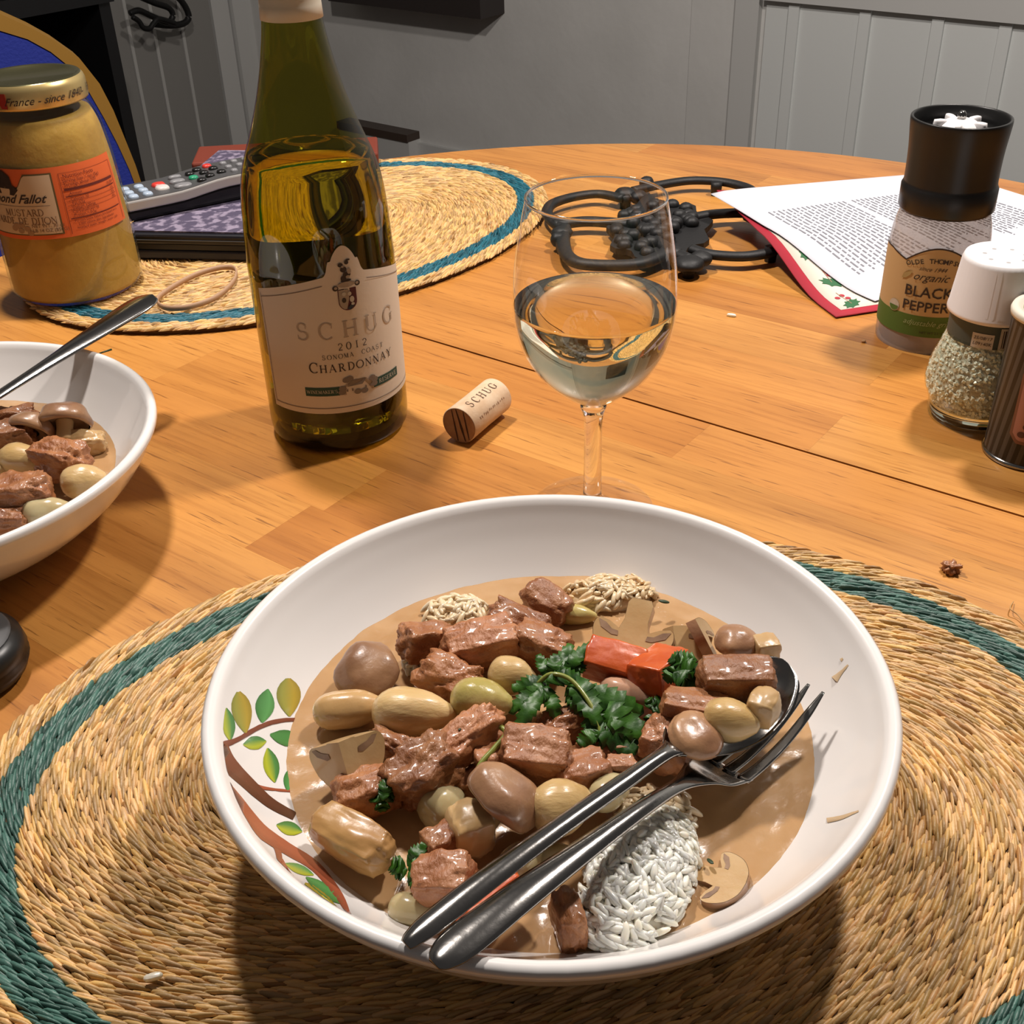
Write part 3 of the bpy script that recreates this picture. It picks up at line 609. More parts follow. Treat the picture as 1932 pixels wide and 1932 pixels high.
def mushroom(x, y, size, rz, rx, ry, sweep=360, dz=0, label='', pool=None, group='mushrooms in the painted bowl', stem=True, squash=.9, wt=0, sl=1.0):
    """whole (360) or cut (wedge) mushroom; size = cap radius in photo pixels"""
    z = (pool or SAUCEZ) + .004 + dz; p = at(x, y, z); s = scale_at(p) * size
    root = thing('mushroom', label, 'mushroom', p, group); a1 = R(sweep); full = sweep >= 359
    WT = Matrix.Translation(p) @ Matrix.Rotation(R(wt), 4, 'X')
    def tr(V): return [WT @ q for q in place([Vector((v.x * s, v.y * s, (v.z - .2) * s * squash)) for v in V], Vector((0, 0, 0)), rz, rx, ry)]
    V, Fc = lathe(CAPP, (0, 0, 0), 26, 0, a1, False)
    V = [v * (1 + .13 * noise.noise(v * 1.6 + Vector((x * .37, y * .23, 0)))) for v in V]; mesh('cap', tr(V), Fc, CAPM, root, True)
    if full:
        V, Fc = lathe([(.86, -.04), (.7, .12), (.34, .2)], (0, 0, 0), 26, 0, a1, False); mesh('gills', tr(V), Fc, GILL, root, True)
        if stem: V, Fc = lathe(smoothprof([(.34, .22), (.30, -.1), (.33, -.55), (.28, -.7), (0, -.72)], 4), (0, 0, 0), 20); mesh('stem', tr(V), Fc, FLESH, root, True)
    else:
        under = [(.62, -.06), (.42, -.08), (.37, -.08 - .12 * sl), (.36, -.08 - .42 * sl), (.28, -.08 - .54 * sl), (0, -.08 - .56 * sl)]; out = [(r, z_) for r, z_ in CAPP] + under
        for nm_a in (0.0, a1):
            ca, sa = math.cos(nm_a), math.sin(nm_a); n = len(out)
            mesh('cut_face', tr([Vector((r * ca, r * sa, z_)) for r, z_ in out]), [tuple(range(n))], FLESH, root)
            g = [(.86, .02), (.74, .16), (.46, .26), (.36, .22), (.38, .12), (.60, .08), (.74, .0)]; e = .012 if nm_a else -.012; off = Vector((-sa, ca, 0)) * e
            mesh('gills', tr([Vector((r * ca, r * sa, z_)) + off for r, z_ in g]), [tuple(range(len(g)))], GILL, root)
        V, Fc = lathe([(.86, -.04)] + under, (0, 0, 0), 16, 0, a1, False); mesh('stem', tr(V), Fc, FLESH, root, True)
    return root
def mushroom_slice(x, y, size, rz, rx, ry, thick=.25, dz=0, label='', pool=None, group='mushrooms in the painted bowl', half=False, cap=None, flesh=None):
    z = (pool or SAUCEZ) + .003 + dz; p = at(x, y, z); s = scale_at(p) * size
    root = thing('mushroom_slice', label, 'mushroom', p, group)
    side = [(r, z_) for r, z_ in CAPP] + [(.62, .02), (.36, .16), (.29, -.1), (.31, -.55), (.24, -.68)]
    out = side + [(-r, z_) for r, z_ in reversed(side[1:])] if not half else side + [(0, -.7)]
    def tr(V): return place([Vector(v) * s for v in V], p, rz, rx, ry)
    n = len(out); t = thick / 2
    V = [(a, b_ , t) for a, b_ in out] + [(a, b_, -t) for a, b_ in out]
    o = mesh('slice_body', tr(V), [tuple(range(n)), tuple(reversed(range(n, 2 * n)))], flesh or FLESH, root)
    mesh('cap_rim', tr([(a * 1.01, b_ * 1.01, c) for a, b_, c in V]), [(i, (i + 1) % n, n + (i + 1) % n, n + i) for i in range(n)], cap or CAPM, root, True)
    for sgn in ((1,) if half else (1, -1)):
        g = [(.90, .02), (.80, .22), (.5, .36), (.34, .36), (.36, .24), (.52, .22), (.70, .08)]
        mesh('gills', tr([(sgn * a, b_, t + .012) for a, b_ in g]), [tuple(range(len(g))) if sgn > 0 else tuple(reversed(range(len(g))))], GILL, root)
    return root
def leaf_strip(base, tip, wid, fold=.25, arch=.0, nrm=Vector((0, 0, 1)), serr=4, n=15):
    base, tip = Vector(base), Vector(tip); ax = tip - base; L = ax.length; ax.normalize(); sd = ax.cross(nrm).normalized(); up = sd.cross(ax).normalized(); V = []; Fc = []
    for i in range(n):
        t = i / (n - 1); w = wid * (math.sin(PI * (t ** .8) * .92 + .06) ** .8) * (1 + .16 * (1 if i % 2 else -1)) if 0 < i < n - 1 else wid * (.12 if i == 0 else .02)
        c = base + ax * (L * t) + up * (arch * L * math.sin(PI * t) + wid * .12 * math.sin(t * 13 + L * 900))
        sw = ax * (w * .35 * (1 if i % 2 else 0))
        V += [c - sd * w + up * (w * fold) + sw, c, c + sd * w + up * (w * fold) + sw]
    for i in range(n - 1):
        for k in range(2): Fc.append((i * 3 + k, i * 3 + k + 1, (i + 1) * 3 + k + 1, (i + 1) * 3 + k))
    return V, Fc
def solid(o, th):
    md = o.modifiers.new('thickness', 'SOLIDIFY'); md.thickness = th; md.offset = 0; return o
def parsley(x, y, z, lobes, stems, label, group='parsley sprigs on the stew'):
    """lobes: (base px, tip px, half width px, dz base, dz tip)"""
    p = at(x, y, z); root = thing('parsley_sprig', label, 'parsley', p, group)
    for (bx, by, tx, ty, w, z0, z1) in lobes:
        a, c = at(bx, by, z + z0), at(tx, ty, z + z1); s = scale_at(a)
        mid = (a + c) / 2; nr = (cC - mid).normalized().lerp(Vector((0, 0, 1)), .35).normalized()
        V, Fc = leaf_strip(a, c, w * s, random.uniform(.1, .35), random.uniform(.02, .16), nr); solid(mesh('leaf', V, Fc, PARS, root, True), .0005)
    for pts in stems:
        V, Fc = tube(spline([at(a, b_, z + c) for a, b_, c in pts], 5), .0009, 6); mesh('stem', V, Fc, STEMM, root, True)
    return root
def rice(x, y, w, h, n, seed, label, mat, ht=.010, z0=None, ang=0, group='rice mounds in the painted bowl', base=True):
    rn = random.Random(seed); z = (z0 or SAUCEZ); p = at(x, y, z); s = scale_at(p); A, B = w * s / 2, h * s / 2 / .74; mb = MB()
    ca, sa = math.cos(R(ang)), math.sin(R(ang))
    st = [(-1, 0), (-.8, .62), (-.3, 1), (.3, 1), (.8, .62), (1, 0)]
    if base:
        V, Fc = blob('round', seed, A * .92, B * .92, ht * .88, 10, 1, .14); mb.add(place(V, p, ang), Fc)
    for i in range(n):
        rr = math.sqrt(rn.random()); a = rn.uniform(0, 2 * PI); u, v = rr * math.cos(a), rr * math.sin(a); hh = ht * math.sqrt(max(0, 1 - rr * rr)) * .85 + .001
        c = Vector((p.x + u * A * ca - v * B * sa, p.y + u * A * sa + v * B * ca, z + hh + rn.uniform(-.001, .0014)))
        yaw = rn.uniform(0, PI); pt = rn.uniform(-.35, .35); L = .0038 * rn.uniform(.75, 1.15); r = .00118 * rn.uniform(.85, 1.15)
        nrm_ = Vector((c.x - p.x, c.y - p.y, (c.z - z) * (A * B) / max(ht * ht, 1e-9) * .6 + .002)).normalized()
        d = Vector((math.cos(yaw), math.sin(yaw), 0)); d = (d - nrm_ * d.dot(nrm_)).normalized(); d = (d + nrm_ * pt * .5).normalized(); sd = d.cross(Vector((0, 0, 1))).normalized(); up = sd.cross(d)
        V = []; Fc = []; bend = rn.uniform(-.25, .25) * r
        for (t, q) in st:
            for k in range(6): an = 2 * PI * k / 6; V.append(c + d * (t * L) + sd * (q * r * math.cos(an) + bend * (1 - t * t)) + up * (q * r * math.sin(an)))
        for j in range(5):
            for k in range(6): Fc.append((j * 6 + k, j * 6 + (k + 1) % 6, (j + 1) * 6 + (k + 1) % 6, (j + 1) * 6 + k))
        mb.add(V, Fc)
    return tag(mb.build('rice_mound', mat, None, True, origin=p), label, 'rice', group, 'stuff')

rice(1205, 1665, 195, 270, 640, 5, 'white rice mound beside the fork handle', RICE, .013, ang=-24)
rice(1235, 1545, 150, 100, 120, 8, 'sauce-soaked rice between the fork neck and the white rice mound', RICES, .0045)
rice(862, 1165, 125, 70, 90, 6, 'small clump of rice at the sauce edge behind the meat chunks', RICES, .006)
rice(1150, 1128, 175, 70, 150, 7, 'sauce-coated rice behind the gilled mushroom slice', RICES, .0065)
rice(785, 1258, 46, 46, 26, 9, 'few white rice grains beside the whole brown mushroom cap', RICE, .004)

MG = 'veal'
chunk(1032, 1138, 82, 62, -35, .004, 'small reddish meat cube at the back, next to the sauced rice', sq=.3, tilt=(10, 15))
chunk(978, 1178, 108, 66, -25, .005, 'meat chunk with a dark thyme leaf on its top edge', tilt=(15, 10))
chunk(908, 1217, 128, 84, 8, .007, 'large wet pink-brown meat block in front of the small rice clump', MEATP, sq=.3, tilt=(8, -8))
chunk(806, 1212, 96, 76, 25, .004, 'shiny meat chunk beside the whole brown mushroom cap', tilt=(-10, 20))
chunk(1018, 1218, 100, 80, -20, .006, 'meat chunk wedged between the big wet block and the parsley', tilt=(0, 12))
chunk(850, 1285, 112, 84, -30, .003, 'frayed brown meat chunk between the two yellow onions', amp=.26, sq=.5, tilt=(20, 0))
chunk(800, 1455, 125, 105, 35, .008, 'big ragged meat piece lying along the green stem, lower half', sq=.5, amp=.24, tilt=(0, -15))
chunk(880, 1395, 130, 80, 38, .010, 'big ragged meat piece lying along the green stem, upper half', MEATP, sq=.5, amp=.24, tilt=(0, -15))
chunk(692, 1497, 108, 84, 20, .003, 'meat chunk with a scrap of parsley below the mushroom wedge', sq=.36)
chunk(1012, 1425, 118, 98, -8, .011, 'glossy meat cube just in front of the parsley sprig', MEATP, sq=.4, tilt=(12, 5))
chunk(1098, 1460, 92, 82, 15, .007, 'pink meat chunk pressed against the glossy cube', MEATP, sq=.38)
chunk(934, 1442, 66, 84, 10, .005, 'narrow pink meat piece behind the thin green stem', MEATP)
chunk(1172, 1446, 46, 38, 0, .009, 'tiny pink meat cube above the spoon handle', MEATP, sq=.25)
chunk(1388, 1280, 128, 76, 2, .022, 'smooth brown meat block lying in the spoon bowl', sq=.26, amp=.09, tilt=(8, 4))
chunk(1312, 1340, 115, 70, -18, .017, 'flat brown meat slab beside the round onion in the spoon', sq=.3, amp=.09)
chunk(1262, 1405, 88, 105, -25, .007, 'grainy meat chunk next to the spoon neck', MEATP, sq=.5, amp=.18)
chunk(840, 1660, 104, 92, -10, .006, 'pink meat cube beside the parsley scrap near the spoon handle', MEATP, sq=.3, amp=.12, tilt=(10, -10))
chunk(832, 1590, 64, 62, 30, .005, 'small meat piece behind the pink cube near the handles', sq=.4)
chunk(1072, 1735, 52, 105, 12, .002, 'thin meat strip half hidden under the fork handle', sq=.5, amp=.2)
chunk(735, 1405, 80, 46, -35, .003, 'thin brown meat shred beside the mushroom wedge', sq=.5, amp=.3)
chunk(905, 1475, 90, 60, 20, .000, 'sunken meat piece under the green stem', sq=.5, amp=.2)
chunk(1080, 1370, 110, 70, 20, .000, 'dark meat piece underneath the parsley sprig', sq=.5, amp=.2)
chunk(1150, 1425, 110, 60, -10, .000, 'meat piece under the broad parsley leaf', sq=.5, amp=.2)
onion(660, 1338, 140, 74, 6, .003, 'sauce-coated onion behind the cut mushroom wedge', M('sauced_onion', (.50, .30, .115), .3, col2=(.56, .36, .16), nscale=60, coat=.5, coat_rough=.1, bump=.3, bscale=150, bdist=.001, sss=.2, sssr=(.004,)))
CG = dict(name='carrot_piece', cat='carrot', group='carrot pieces in the painted bowl')
chunk(1160, 1252, 104, 72, -18, .011, 'short orange carrot piece next to the gilled mushroom slice', CARROT, sq=.16, amp=.05, tilt=(18, 8), **CG)
chunk(1243, 1272, 100, 84, 50, .011, 'orange carrot piece half covered by a parsley leaf', CARROT, sq=.16, amp=.05, tilt=(-15, 10), **CG)
chunk(915, 1690, 125, 56, 42, .008, 'orange carrot piece against the spoon handle', CARROT, sq=.2, amp=.08, **CG)
onion(780, 1345, 158, 92, -6, .008, 'large yellow pearl onion with brown mark beside the frayed meat')
onion(966, 1276, 92, 74, -20, .010, 'small yellow pearl onion behind the parsley sprig')
onion(908, 1322, 118, 84, -15, .011, 'green-tinged pearl onion touching the parsley leaf', ONIONG)
onion(1058, 1522, 120, 104, 25, .013, 'plump yellow pearl onion against the spoon handle')
onion(835, 1522, 92, 88, 40, .003, 'translucent pale onion under the big ragged meat', ONIONW)
onion(1378, 1360, 106, 84, -15, .021, 'round yellow pearl onion lying in the spoon bowl')
onion(1182, 1310, 108, 62, -28, .009, 'pinkish onion piece below the carrot pieces', ONIONP)
onion(1150, 1492, 96, 66, 40, .008, 'pale onion piece along the spoon handle below the tiny pink cube', ONIONW)
onion(985, 1622, 90, 70, 40, .004, 'greenish translucent onion under the spoon handle', ONIONW)
onion(785, 1722, 110, 70, -20, -.003, 'translucent onion sunk in sauce near the handle tips', ONIONW)
onion(1320, 1305, 70, 40, -10, .012, 'pale onion sliver between the meat block and the slab', ONIONP)
onion(1085, 1160, 80, 40, -10, -.001, 'onion sunk in sauce beside the gilled mushroom slice', ONIONG)
onion(1040, 1620, 90, 60, 20, -.002, 'onion hidden under the cutlery handles', ONIONW)
mushroom(690, 1268, 62, 20, 20, -15, 360, .004, 'whole brown mushroom cap at the left sauce edge', stem=False, squash=.66)
mushroom(646, 1428, 100, -42, -12, 172, 98, .017, 'quartered mushroom wedge with cream cut faces on the left', wt=-36, sl=.06)
chunk(665, 1583, 160, 92, -36, .004, 'large sauce-coated mushroom quarter below the meat with parsley scrap', M('sauced_mushroom', (.46, .265, .095), .35, col2=(.38, .20, .07), nscale=45, coat=.35, coat_rough=.12, bump=.18, bscale=250, bdist=.001), name='mushroom_piece', cat='mushroom', group='mushrooms in the painted bowl', sq=.5, amp=.085, tilt=(12, 0))
mushroom_slice(1200, 1184, 78, 158, -30, 0, .36, .011, 'mushroom slice with dark gills standing behind the carrots')
mushroom(1272, 1202, 76, -50, 10, 165, 120, .009, 'tan mushroom wedge next to the gilled slice', wt=-35, sl=.08)
mushroom_slice(1325, 1215, 48, 60, 50, 20, .45, .010, 'curled mushroom piece between the tan wedge and the round cap', half=True)
mushroom(1390, 1212, 42, 0, 5, 0, 360, .011, 'small round mushroom cap above the meat block in the spoon', stem=False, squash=.8)
chunk(888, 1562, 78, 104, 20, .006, 'cream mushroom stem piece in front of the whole leaning mushroom', FLESH, name='mushroom_piece', cat='mushroom', group='mushrooms in the painted bowl', sq=.62, amp=.09)
chunk(1445, 1222, 42, 46, 10, .009, 'small squared mushroom stem piece at the spoon tip', FLESH, name='mushroom_piece', cat='mushroom', group='mushrooms in the painted bowl', sq=.25, amp=.06)
mushroom(948, 1508, 80, 28, 0, 48, 360, .015, 'whole mushroom with stem leaning by the plump yellow onion')
mushroom(1312, 1388, 56, 10, 12, 14, 360, .020, 'brown mushroom cap at the spoon neck beside the grainy meat', stem=False, squash=.62)
chunk(1440, 1335, 54, 74, -30, .021, 'small cream mushroom piece at the right edge of the spoon', FLESH, name='mushroom_piece', cat='mushroom', group='mushrooms in the painted bowl', sq=.6, amp=.08)
mushroom_slice(1345, 1660, 66, -120, 12, 0, .35, -.0032, 'mushroom slice lying in sauce right of the white rice mound')

z = SAUCEZ + .017
parsley(1060, 1300, z, [
    (1040, 1285, 965, 1300, 17, 0, -.001), (1035, 1290, 960, 1345, 17, 0, -.003), (1025, 1300, 968, 1390, 16, 0, -.006), (1030, 1295, 1052, 1360, 15, 0, -.006), (1040, 1300, 1000, 1330, 14, 0, -.003),
    (1045, 1285, 1078, 1215, 16, 0, .005), (1060, 1275, 1118, 1213, 13, 0, .006), (1035, 1280, 1015, 1235, 12, 0, .004), (1040, 1282, 1050, 1235, 14, 0, .005), (1070, 1275, 1105, 1250, 14, 0, .003),
    (1030, 1285, 1095, 1275, 16, .003, .001), (1080, 1275, 1130, 1370, 24, .001, -.002), (1075, 1290, 1105, 1350, 22, .0, -.004)],
    [[(1015, 1290, .0), (1040, 1272, .004), (1080, 1285, .004), (1120, 1340, 0), (1135, 1395, -.005)]], 'large bright parsley sprig arching over the middle of the stew')
parsley(1160, 1370, z - .003, [
    (1085, 1305, 1215, 1345, 24, .002, 0), (1120, 1330, 1222, 1395, 28, .001, -.001), (1110, 1350, 1200, 1425, 28, 0, -.004), (1140, 1360, 1165, 1435, 24, 0, -.006), (1130, 1380, 1090, 1405, 16, 0, -.002), (1150, 1390, 1100, 1360, 18, -.001, -.001), (1180, 1340, 1215, 1420, 18, .001, -.004)],
    [], 'dark folded parsley leaf between the big sprig and the spoon neck')
parsley(1285, 1270, z + .010, [(1270, 1262, 1310, 1240, 20, 0, .002), (1275, 1265, 1322, 1268, 20, 0, 0), (1270, 1270, 1315, 1300, 20, 0, -.004), (1280, 1262, 1255, 1285, 16, 0, -.003), (1290, 1255, 1265, 1240, 16, .001, .002)], [], 'curled parsley leaf lying over the carrot')
parsley(1238, 1335, z - .002, [(1232, 1345, 1255, 1312, 13, 0, .002), (1235, 1340, 1222, 1318, 11, 0, .002), (1235, 1345, 1260, 1335, 12, 0, 0), (1232, 1348, 1225, 1365, 12, 0, -.003)], [], 'small parsley scrap between carrot and flat meat slab')
parsley(720, 1500, SAUCEZ + .013, [(722, 1512, 732, 1468, 13, 0, .003), (720, 1512, 700, 1500, 12, 0, 0), (722, 1508, 742, 1500, 12, 0, 0), (720, 1510, 722, 1530, 13, 0, -.003)], [], 'dark parsley scrap on the meat below the mushroom wedge')
parsley(770, 1640, SAUCEZ + .010, [(765, 1640, 738, 1632, 17, 0, 0), (770, 1635, 802, 1592, 15, 0, .004), (768, 1640, 745, 1650, 14, 0, -.002), (772, 1645, 795, 1680, 15, 0, -.004), (770, 1640, 800, 1635, 16, 0, .001)], [], 'bright parsley leaf left of the pink meat cube')
parsley(1198, 1465, SAUCEZ + .018, [(1190, 1478, 1205, 1450, 10, 0, .002), (1192, 1476, 1208, 1462, 9, 0, .001)], [], 'tiny parsley tip showing above the spoon handle')
# loose green stem and thyme leaves
V, Fc = tube(spline([at(945, 1372, z + .004), at(955, 1385, z + .004), at(930, 1415, z + .002), at(905, 1445, z), at(893, 1490, z - .004)], 6), .0011, 6)
tag(mesh('green_herb', V, Fc, STEMM, None, True), 'thin pale green herb stem bent over the big ragged meat piece', 'herb stem')
THY = M('thyme_leaf', (.02, .04, .012), .5)
for (x, y, L, an, dz, lb) in ((1163, 1097, 20, 100, .007, 'dark thyme leaf on the sauced rice at the rim side'), (1253, 1135, 24, 10, .008, 'dark thyme leaf behind the tan mushroom wedge'), (972, 1190, 26, 80, .017, 'dark thyme leaf hanging between two meat chunks'), (1010, 1168, 24, 25, .015, 'green thyme leaf lying flat on the back meat chunk'), (1340, 1625, 22, 110, .004, 'dark herb fleck on the mushroom slice in the sauce'), (868, 1375, 14, 70, .022, 'tiny herb fleck on the big ragged meat piece')):
    p = at(x, y, SAUCEZ + dz); s = scale_at(p); V, Fc = blob('round', x, L * s / 2, L * s / 5, L * s / 9, 3, 1, .1); tag(mesh('thyme_leaf', place(V, p, an, 0, 20), Fc, THY, None, True, origin=p), lb, 'herb leaf', 'thyme leaves on the stew')
# second bowl
g2 = 'stew pieces in the plain white bowl'
def c2(*a, **k): k.setdefault('group', g2); return chunk(*a, pool=LSAUCE, **k)
c2(20, 792, 90, 50, 10, .006, 'reddish meat shred at the spoon in the plain white bowl', sq=.4, amp=.2)
c2(10, 830, 90, 70, 20, .006, 'dark meat chunk left of the ringed mushroom in the plain bowl', sq=.4)
c2(112, 868, 96, 76, -20, .007, 'ridged meat chunk between two onions in the plain bowl', sq=.4, amp=.2)
c2(38, 938, 104, 92, 12, .009, 'large meat chunk nearest the front rim of the plain bowl', sq=.4, amp=.18)
c2(0, 985, 100, 60, 0, .004, 'sunken meat piece by the front rim of the plain bowl', sq=.5, amp=.18)
c2(150, 838, 90, 55, 10, -.001, 'mushroom lump under the sauce in the plain bowl', FLESH, sq=.8, name='mushroom_piece', cat='mushroom')
onion(45, 868, 100, 62, -15, .008, 'pale yellow pearl onion beside the ridged meat in the plain bowl', None, LSAUCE, g2)
onion(158, 908, 84, 66, 10, .007, 'wrinkled yellow pearl onion by the right sauce edge of the plain bowl', None, LSAUCE, g2)
onion(88, 966, 90, 60, 15, .007, 'pale pearl onion against the front rim of the plain bowl', ONIONW, LSAUCE, g2)
onion(0, 885, 60, 50, 0, .004, 'tan onion piece behind the big meat chunk in the plain bowl', None, LSAUCE, g2)
mushroom(122, 795, 50, 8, -50, 0, 360, .012, 'cut mushroom with dark gill hollow at the far sauce edge of the plain bowl', LSAUCE, g2)
mushroom(58, 815, 46, -8, -62, 0, 360, .009, 'ringed mushroom underside beside the cut mushroom in the plain bowl', LSAUCE, g2, stem=False)

# ------------------------------------------------------------------ cutlery
def stations(prof, A, B, side, name, mat, parent, n=11):
    """prof rows: s (0..1), half width, z, dish (+ dished, - crowned), thickness"""
    A, B = Vector(A), Vector(B); ax = (B - A); ax.z = 0; L = ax.length; ax.normalize(); sd = Vector((ax.y, -ax.x, 0)) * side
    rows = spline([Vector((a, b_, c)) for a, b_, c, d, e in prof], 6); ex = spline([Vector((d, e, 0)) for a, b_, c, d, e in prof], 6); V = []; Fc = []; m = 2 * n
    for r, e in zip(rows, ex):
        c = A + ax * (L * r.x); hw = max(r.y, .0002)
        for k in range(n):
            q = -1 + 2 * k / (n - 1); V.append(Vector((c.x, c.y, 0)) + sd * (hw * q) + Vector((0, 0, r.z + e.x * (q * q - 1 if e.x > 0 else q * q - 1) * (1 if e.x > 0 else 1))))
        for k in range(n):
            q = 1 - 2 * k / (n - 1); th = e.y * (1 - .75 * q * q); V.append(Vector((c.x, c.y, 0)) + sd * (hw * q * .985) + Vector((0, 0, r.z + e.x * (q * q - 1) - th)))
    for i in range(len(rows) - 1):
        for k in range(m): Fc.append((i * m + k, i * m + (k + 1) % m, (i + 1) * m + (k + 1) % m, (i + 1) * m + k))
    Fc += [tuple(reversed(range(m))), tuple(range((len(rows) - 1) * m, len(rows) * m))]
    return mesh(name, V, Fc, mat, parent, True)
spA = at(765, 1782, .066); spB = at(1478, 1248, .062)
sp = thing('dessert_spoon', 'stainless steel spoon filled with stew, resting on the painted bowl', 'spoon', (spA.x, spA.y, spA.z - .003), 'cutlery in the painted bowl')
H_SP = [(0, .002, .066, -.001, .0012), (.015, .0030, .0665, -.0012, .002), (.06, .0040, .067, -.0012, .0022), (.18, .0040, .0672, -.0014, .0024), (.34, .0034, .066, -.0014, .0028), (.5, .0032, .0640, -.0014, .0032), (.62, .0029, .0625, -.0012, .0034), (.655, .0042, .0617, -.0004, .003)]
B_SP = [(.645, .0040, .0618, 0, .0030), (.68, .0085, .0600, .002, .0018), (.74, .0140, .0580, .0055, .0014), (.82, .0172, .0575, .0078, .0013), (.90, .0164, .0590, .0072, .0013), (.965, .0115, .0612, .0040, .0013), (.992, .005, .0625, .0010, .0012), (1, .0006, .0630, 0, .001)]
stations(H_SP, spA, spB, 1, 'handle', STEEL, sp); stations(B_SP, spA, spB, 1, 'spoon_bowl', STEEL, sp)
fkA = at(820, 1832, .064); fkB = at(1512, 1285, .056)
fk = thing('table_fork', 'stainless steel fork lying under the spoon on the painted bowl', 'fork', (fkA.x, fkA.y, fkA.z - .003), 'cutlery in the painted bowl')
H_FK = [(0, .002, .0668, -.001, .0012), (.015, .0044, .0672, -.0012, .002), (.06, .0060, .0670, -.0014, .0024), (.18, .0055, .0660, -.0016, .0026), (.34, .0042, .0630, -.0016, .0028), (.5, .0032, .0596, -.0014, .003), (.60, .0030, .0560, -.001, .003), (.66, .0062, .0528, -.0002, .0024), (.70, .0100, .0495, .0006, .0020), (.75, .0118, .0468, .0012, .0018)]
stations(H_FK, fkA, fkB, 1, 'handle', STEEL, fk)
ax_ = Vector((fkB.x - fkA.x, fkB.y - fkA.y, 0)); LF = ax_.length; ax_.normalize(); sd_ = Vector((ax_.y, -ax_.x, 0))
for q in (-.0092, -.0031, .0031, .0092):
    pr_ = [(.735, .0024, .0474, 0, .0018), (.80, .0020, .0462, 0, .0018), (.88, .0018, .0478, 0, .0017), (.95, .0015, .0522, 0, .0015), (1, .0006, .0565, 0, .001)]
    stations(pr_, fkA + sd_ * q, fkB + sd_ * q, 1, 'tine', STEEL, fk, 5)
lsA = at(288, 558, .072); lsM = at(0, 742, .056); dd = (lsM - lsA); lsB = lsA + dd.normalized() * .19
ls_ = thing('table_spoon', 'steel spoon leaning on the rim of the plain white bowl', 'spoon', (lsA.x, lsA.y, lsA.z - .003))
zz = lambda s: lsA.z + (lsB.z - lsA.z) * s
stations([(0, .002, zz(0), -.001, .0012), (.015, .0075, zz(.015), -.0012, .002), (.07, .0105, zz(.07), -.0016, .0024), (.2, .0092, zz(.2), -.0018, .0026), (.4, .006, zz(.4), -.0018, .0028), (.55, .0045, zz(.55), -.0014, .003), (.66, .004, zz(.66), -.001, .003)], lsA, lsB, 1, 'handle', STEEL, ls_)
stations([(.655, .0040, zz(.655), 0, .0028), (.70, .009, zz(.70), .002, .0018), (.80, .019, zz(.80), .007, .0014), (.9, .018, zz(.9), .006, .0013), (.97, .010, zz(.97), .003, .0013), (1, .0006, zz(1), 0, .001)], lsA, lsB, 1, 'spoon_bowl', STEEL, ls_)

# ------------------------------------------------------------------ wine bottle
BX, BY = -.1035, .631
BP = smoothprof([(.036, .0), (.0395, .0025), (.0414, .008), (.0415, .03), (.0415, .10), (.0412, .1124), (.0396, .1406), (.0365, .1589), (.0302, .1759), (.0253, .1897), (.0217, .2018), (.0182, .2163), (.0153, .2345), (.0142, .262), (.0142, .285)], 5)
bot = thing('wine_bottle', 'olive green wine bottle with cream label and white neck capsule', 'bottle', (BX, BY, 0))
OLIVE = thin_glass('olive_bottle_glass', (.56, .52, .10), .9)
V, Fc = lathe([(0, .012), (.02, .010), (.033, .001)] + BP, (BX, BY, 0), 80, close_ends=False); mesh('glass_body', V, Fc, OLIVE, bot, True)
inn = [(0, .0368), (.014, .0340), (.026, .0280), (.0345, .0208), (.0382, .0128)] + [(r - .0022, z_) for r, z_ in BP if .014 < z_ < .165]; inn += [(inn[-1][0], .166), (0, .166)]
wb = tag(mesh('white_wine', *lathe(inn, (BX, BY, 0), 64), M('pale_wine', (.93, .88, .58), .0, trans=1.0, ior=1.33), None, True, origin=(BX, BY, .0128)), 'pale white wine inside the olive green bottle', 'wine', kind='stuff')
mesh('punt', *lathe(smoothprof([(.037, .0065), (.0375, .012), (.034, .020), (.026, .027), (.014, .033), (0, .036)], 4), (BX, BY, 0), 48), M('dark_bottle_base', (.010, .012, .002), .15), bot, True)
CAPS = M('cream_capsule', (.62, .57, .46), .45)
V, Fc = lathe([(.0160, .2335), (.0157, .240), (.0154, .243), (.0158, .2445), (.0152, .2475), (.0150, .262), (.0149, .280), (.0156, .2815), (.0158, .293), (.0150, .297), (0, .297)], (BX, BY, 0), 48); mesh('neck_capsule', V, Fc, CAPS, bot, True)
bc = Cyl(BX, BY, .0416)
LABEL = M('cream_label_paper', (.66, .57, .46), .7, bump=.04, bscale=500)
def ztop(p):
    d = abs(p - 15.5); base = .1108 - .0098 * (max(0, d - 13) / 57) ** 1.1
    if d > 16.5: return base
    if d > 13: return base + .0035 * ((16.5 - d) / 3.5) ** 2
    if d > 12: return base + .0035 + .0040 * (13 - d)
    if d > 9.5: return base + .0078
    return base + .0080 + .0078 * math.cos(d / 9.5 * PI / 2) ** .8
lb_ = bc.patch('front_label', -59, 92, .0285, ztop, .0003, LABEL, bot, 151, 6)
LINE = M('label_line_ink', (.16, .11, .08), .6); PALE = M('label_pale_ink', (.40, .32, .25), .6); GREENI = M('label_green_ink', (.012, .06, .045), .6); CREAMI = M('label_cream_ink', (.5, .46, .38), .6); MAR = M('label_maroon_ink', (.10, .02, .025), .6); NAVY = M('label_navy_ink', (.02, .03, .05), .6); GREYI = M('label_grey_ink', (.20, .16, .13), .6); GREYL = M('label_mid_ink', (.36, .29, .22), .6)
bc.patch('border_line', -56.5, 89, .0318, .0322, .0006, LINE, lb_, 80, 1)
bc.patch('border_line', -56.5, -2, lambda p: ztop(p) - .0048, lambda p: ztop(p) - .0044, .0006, LINE, lb_, 40, 1)
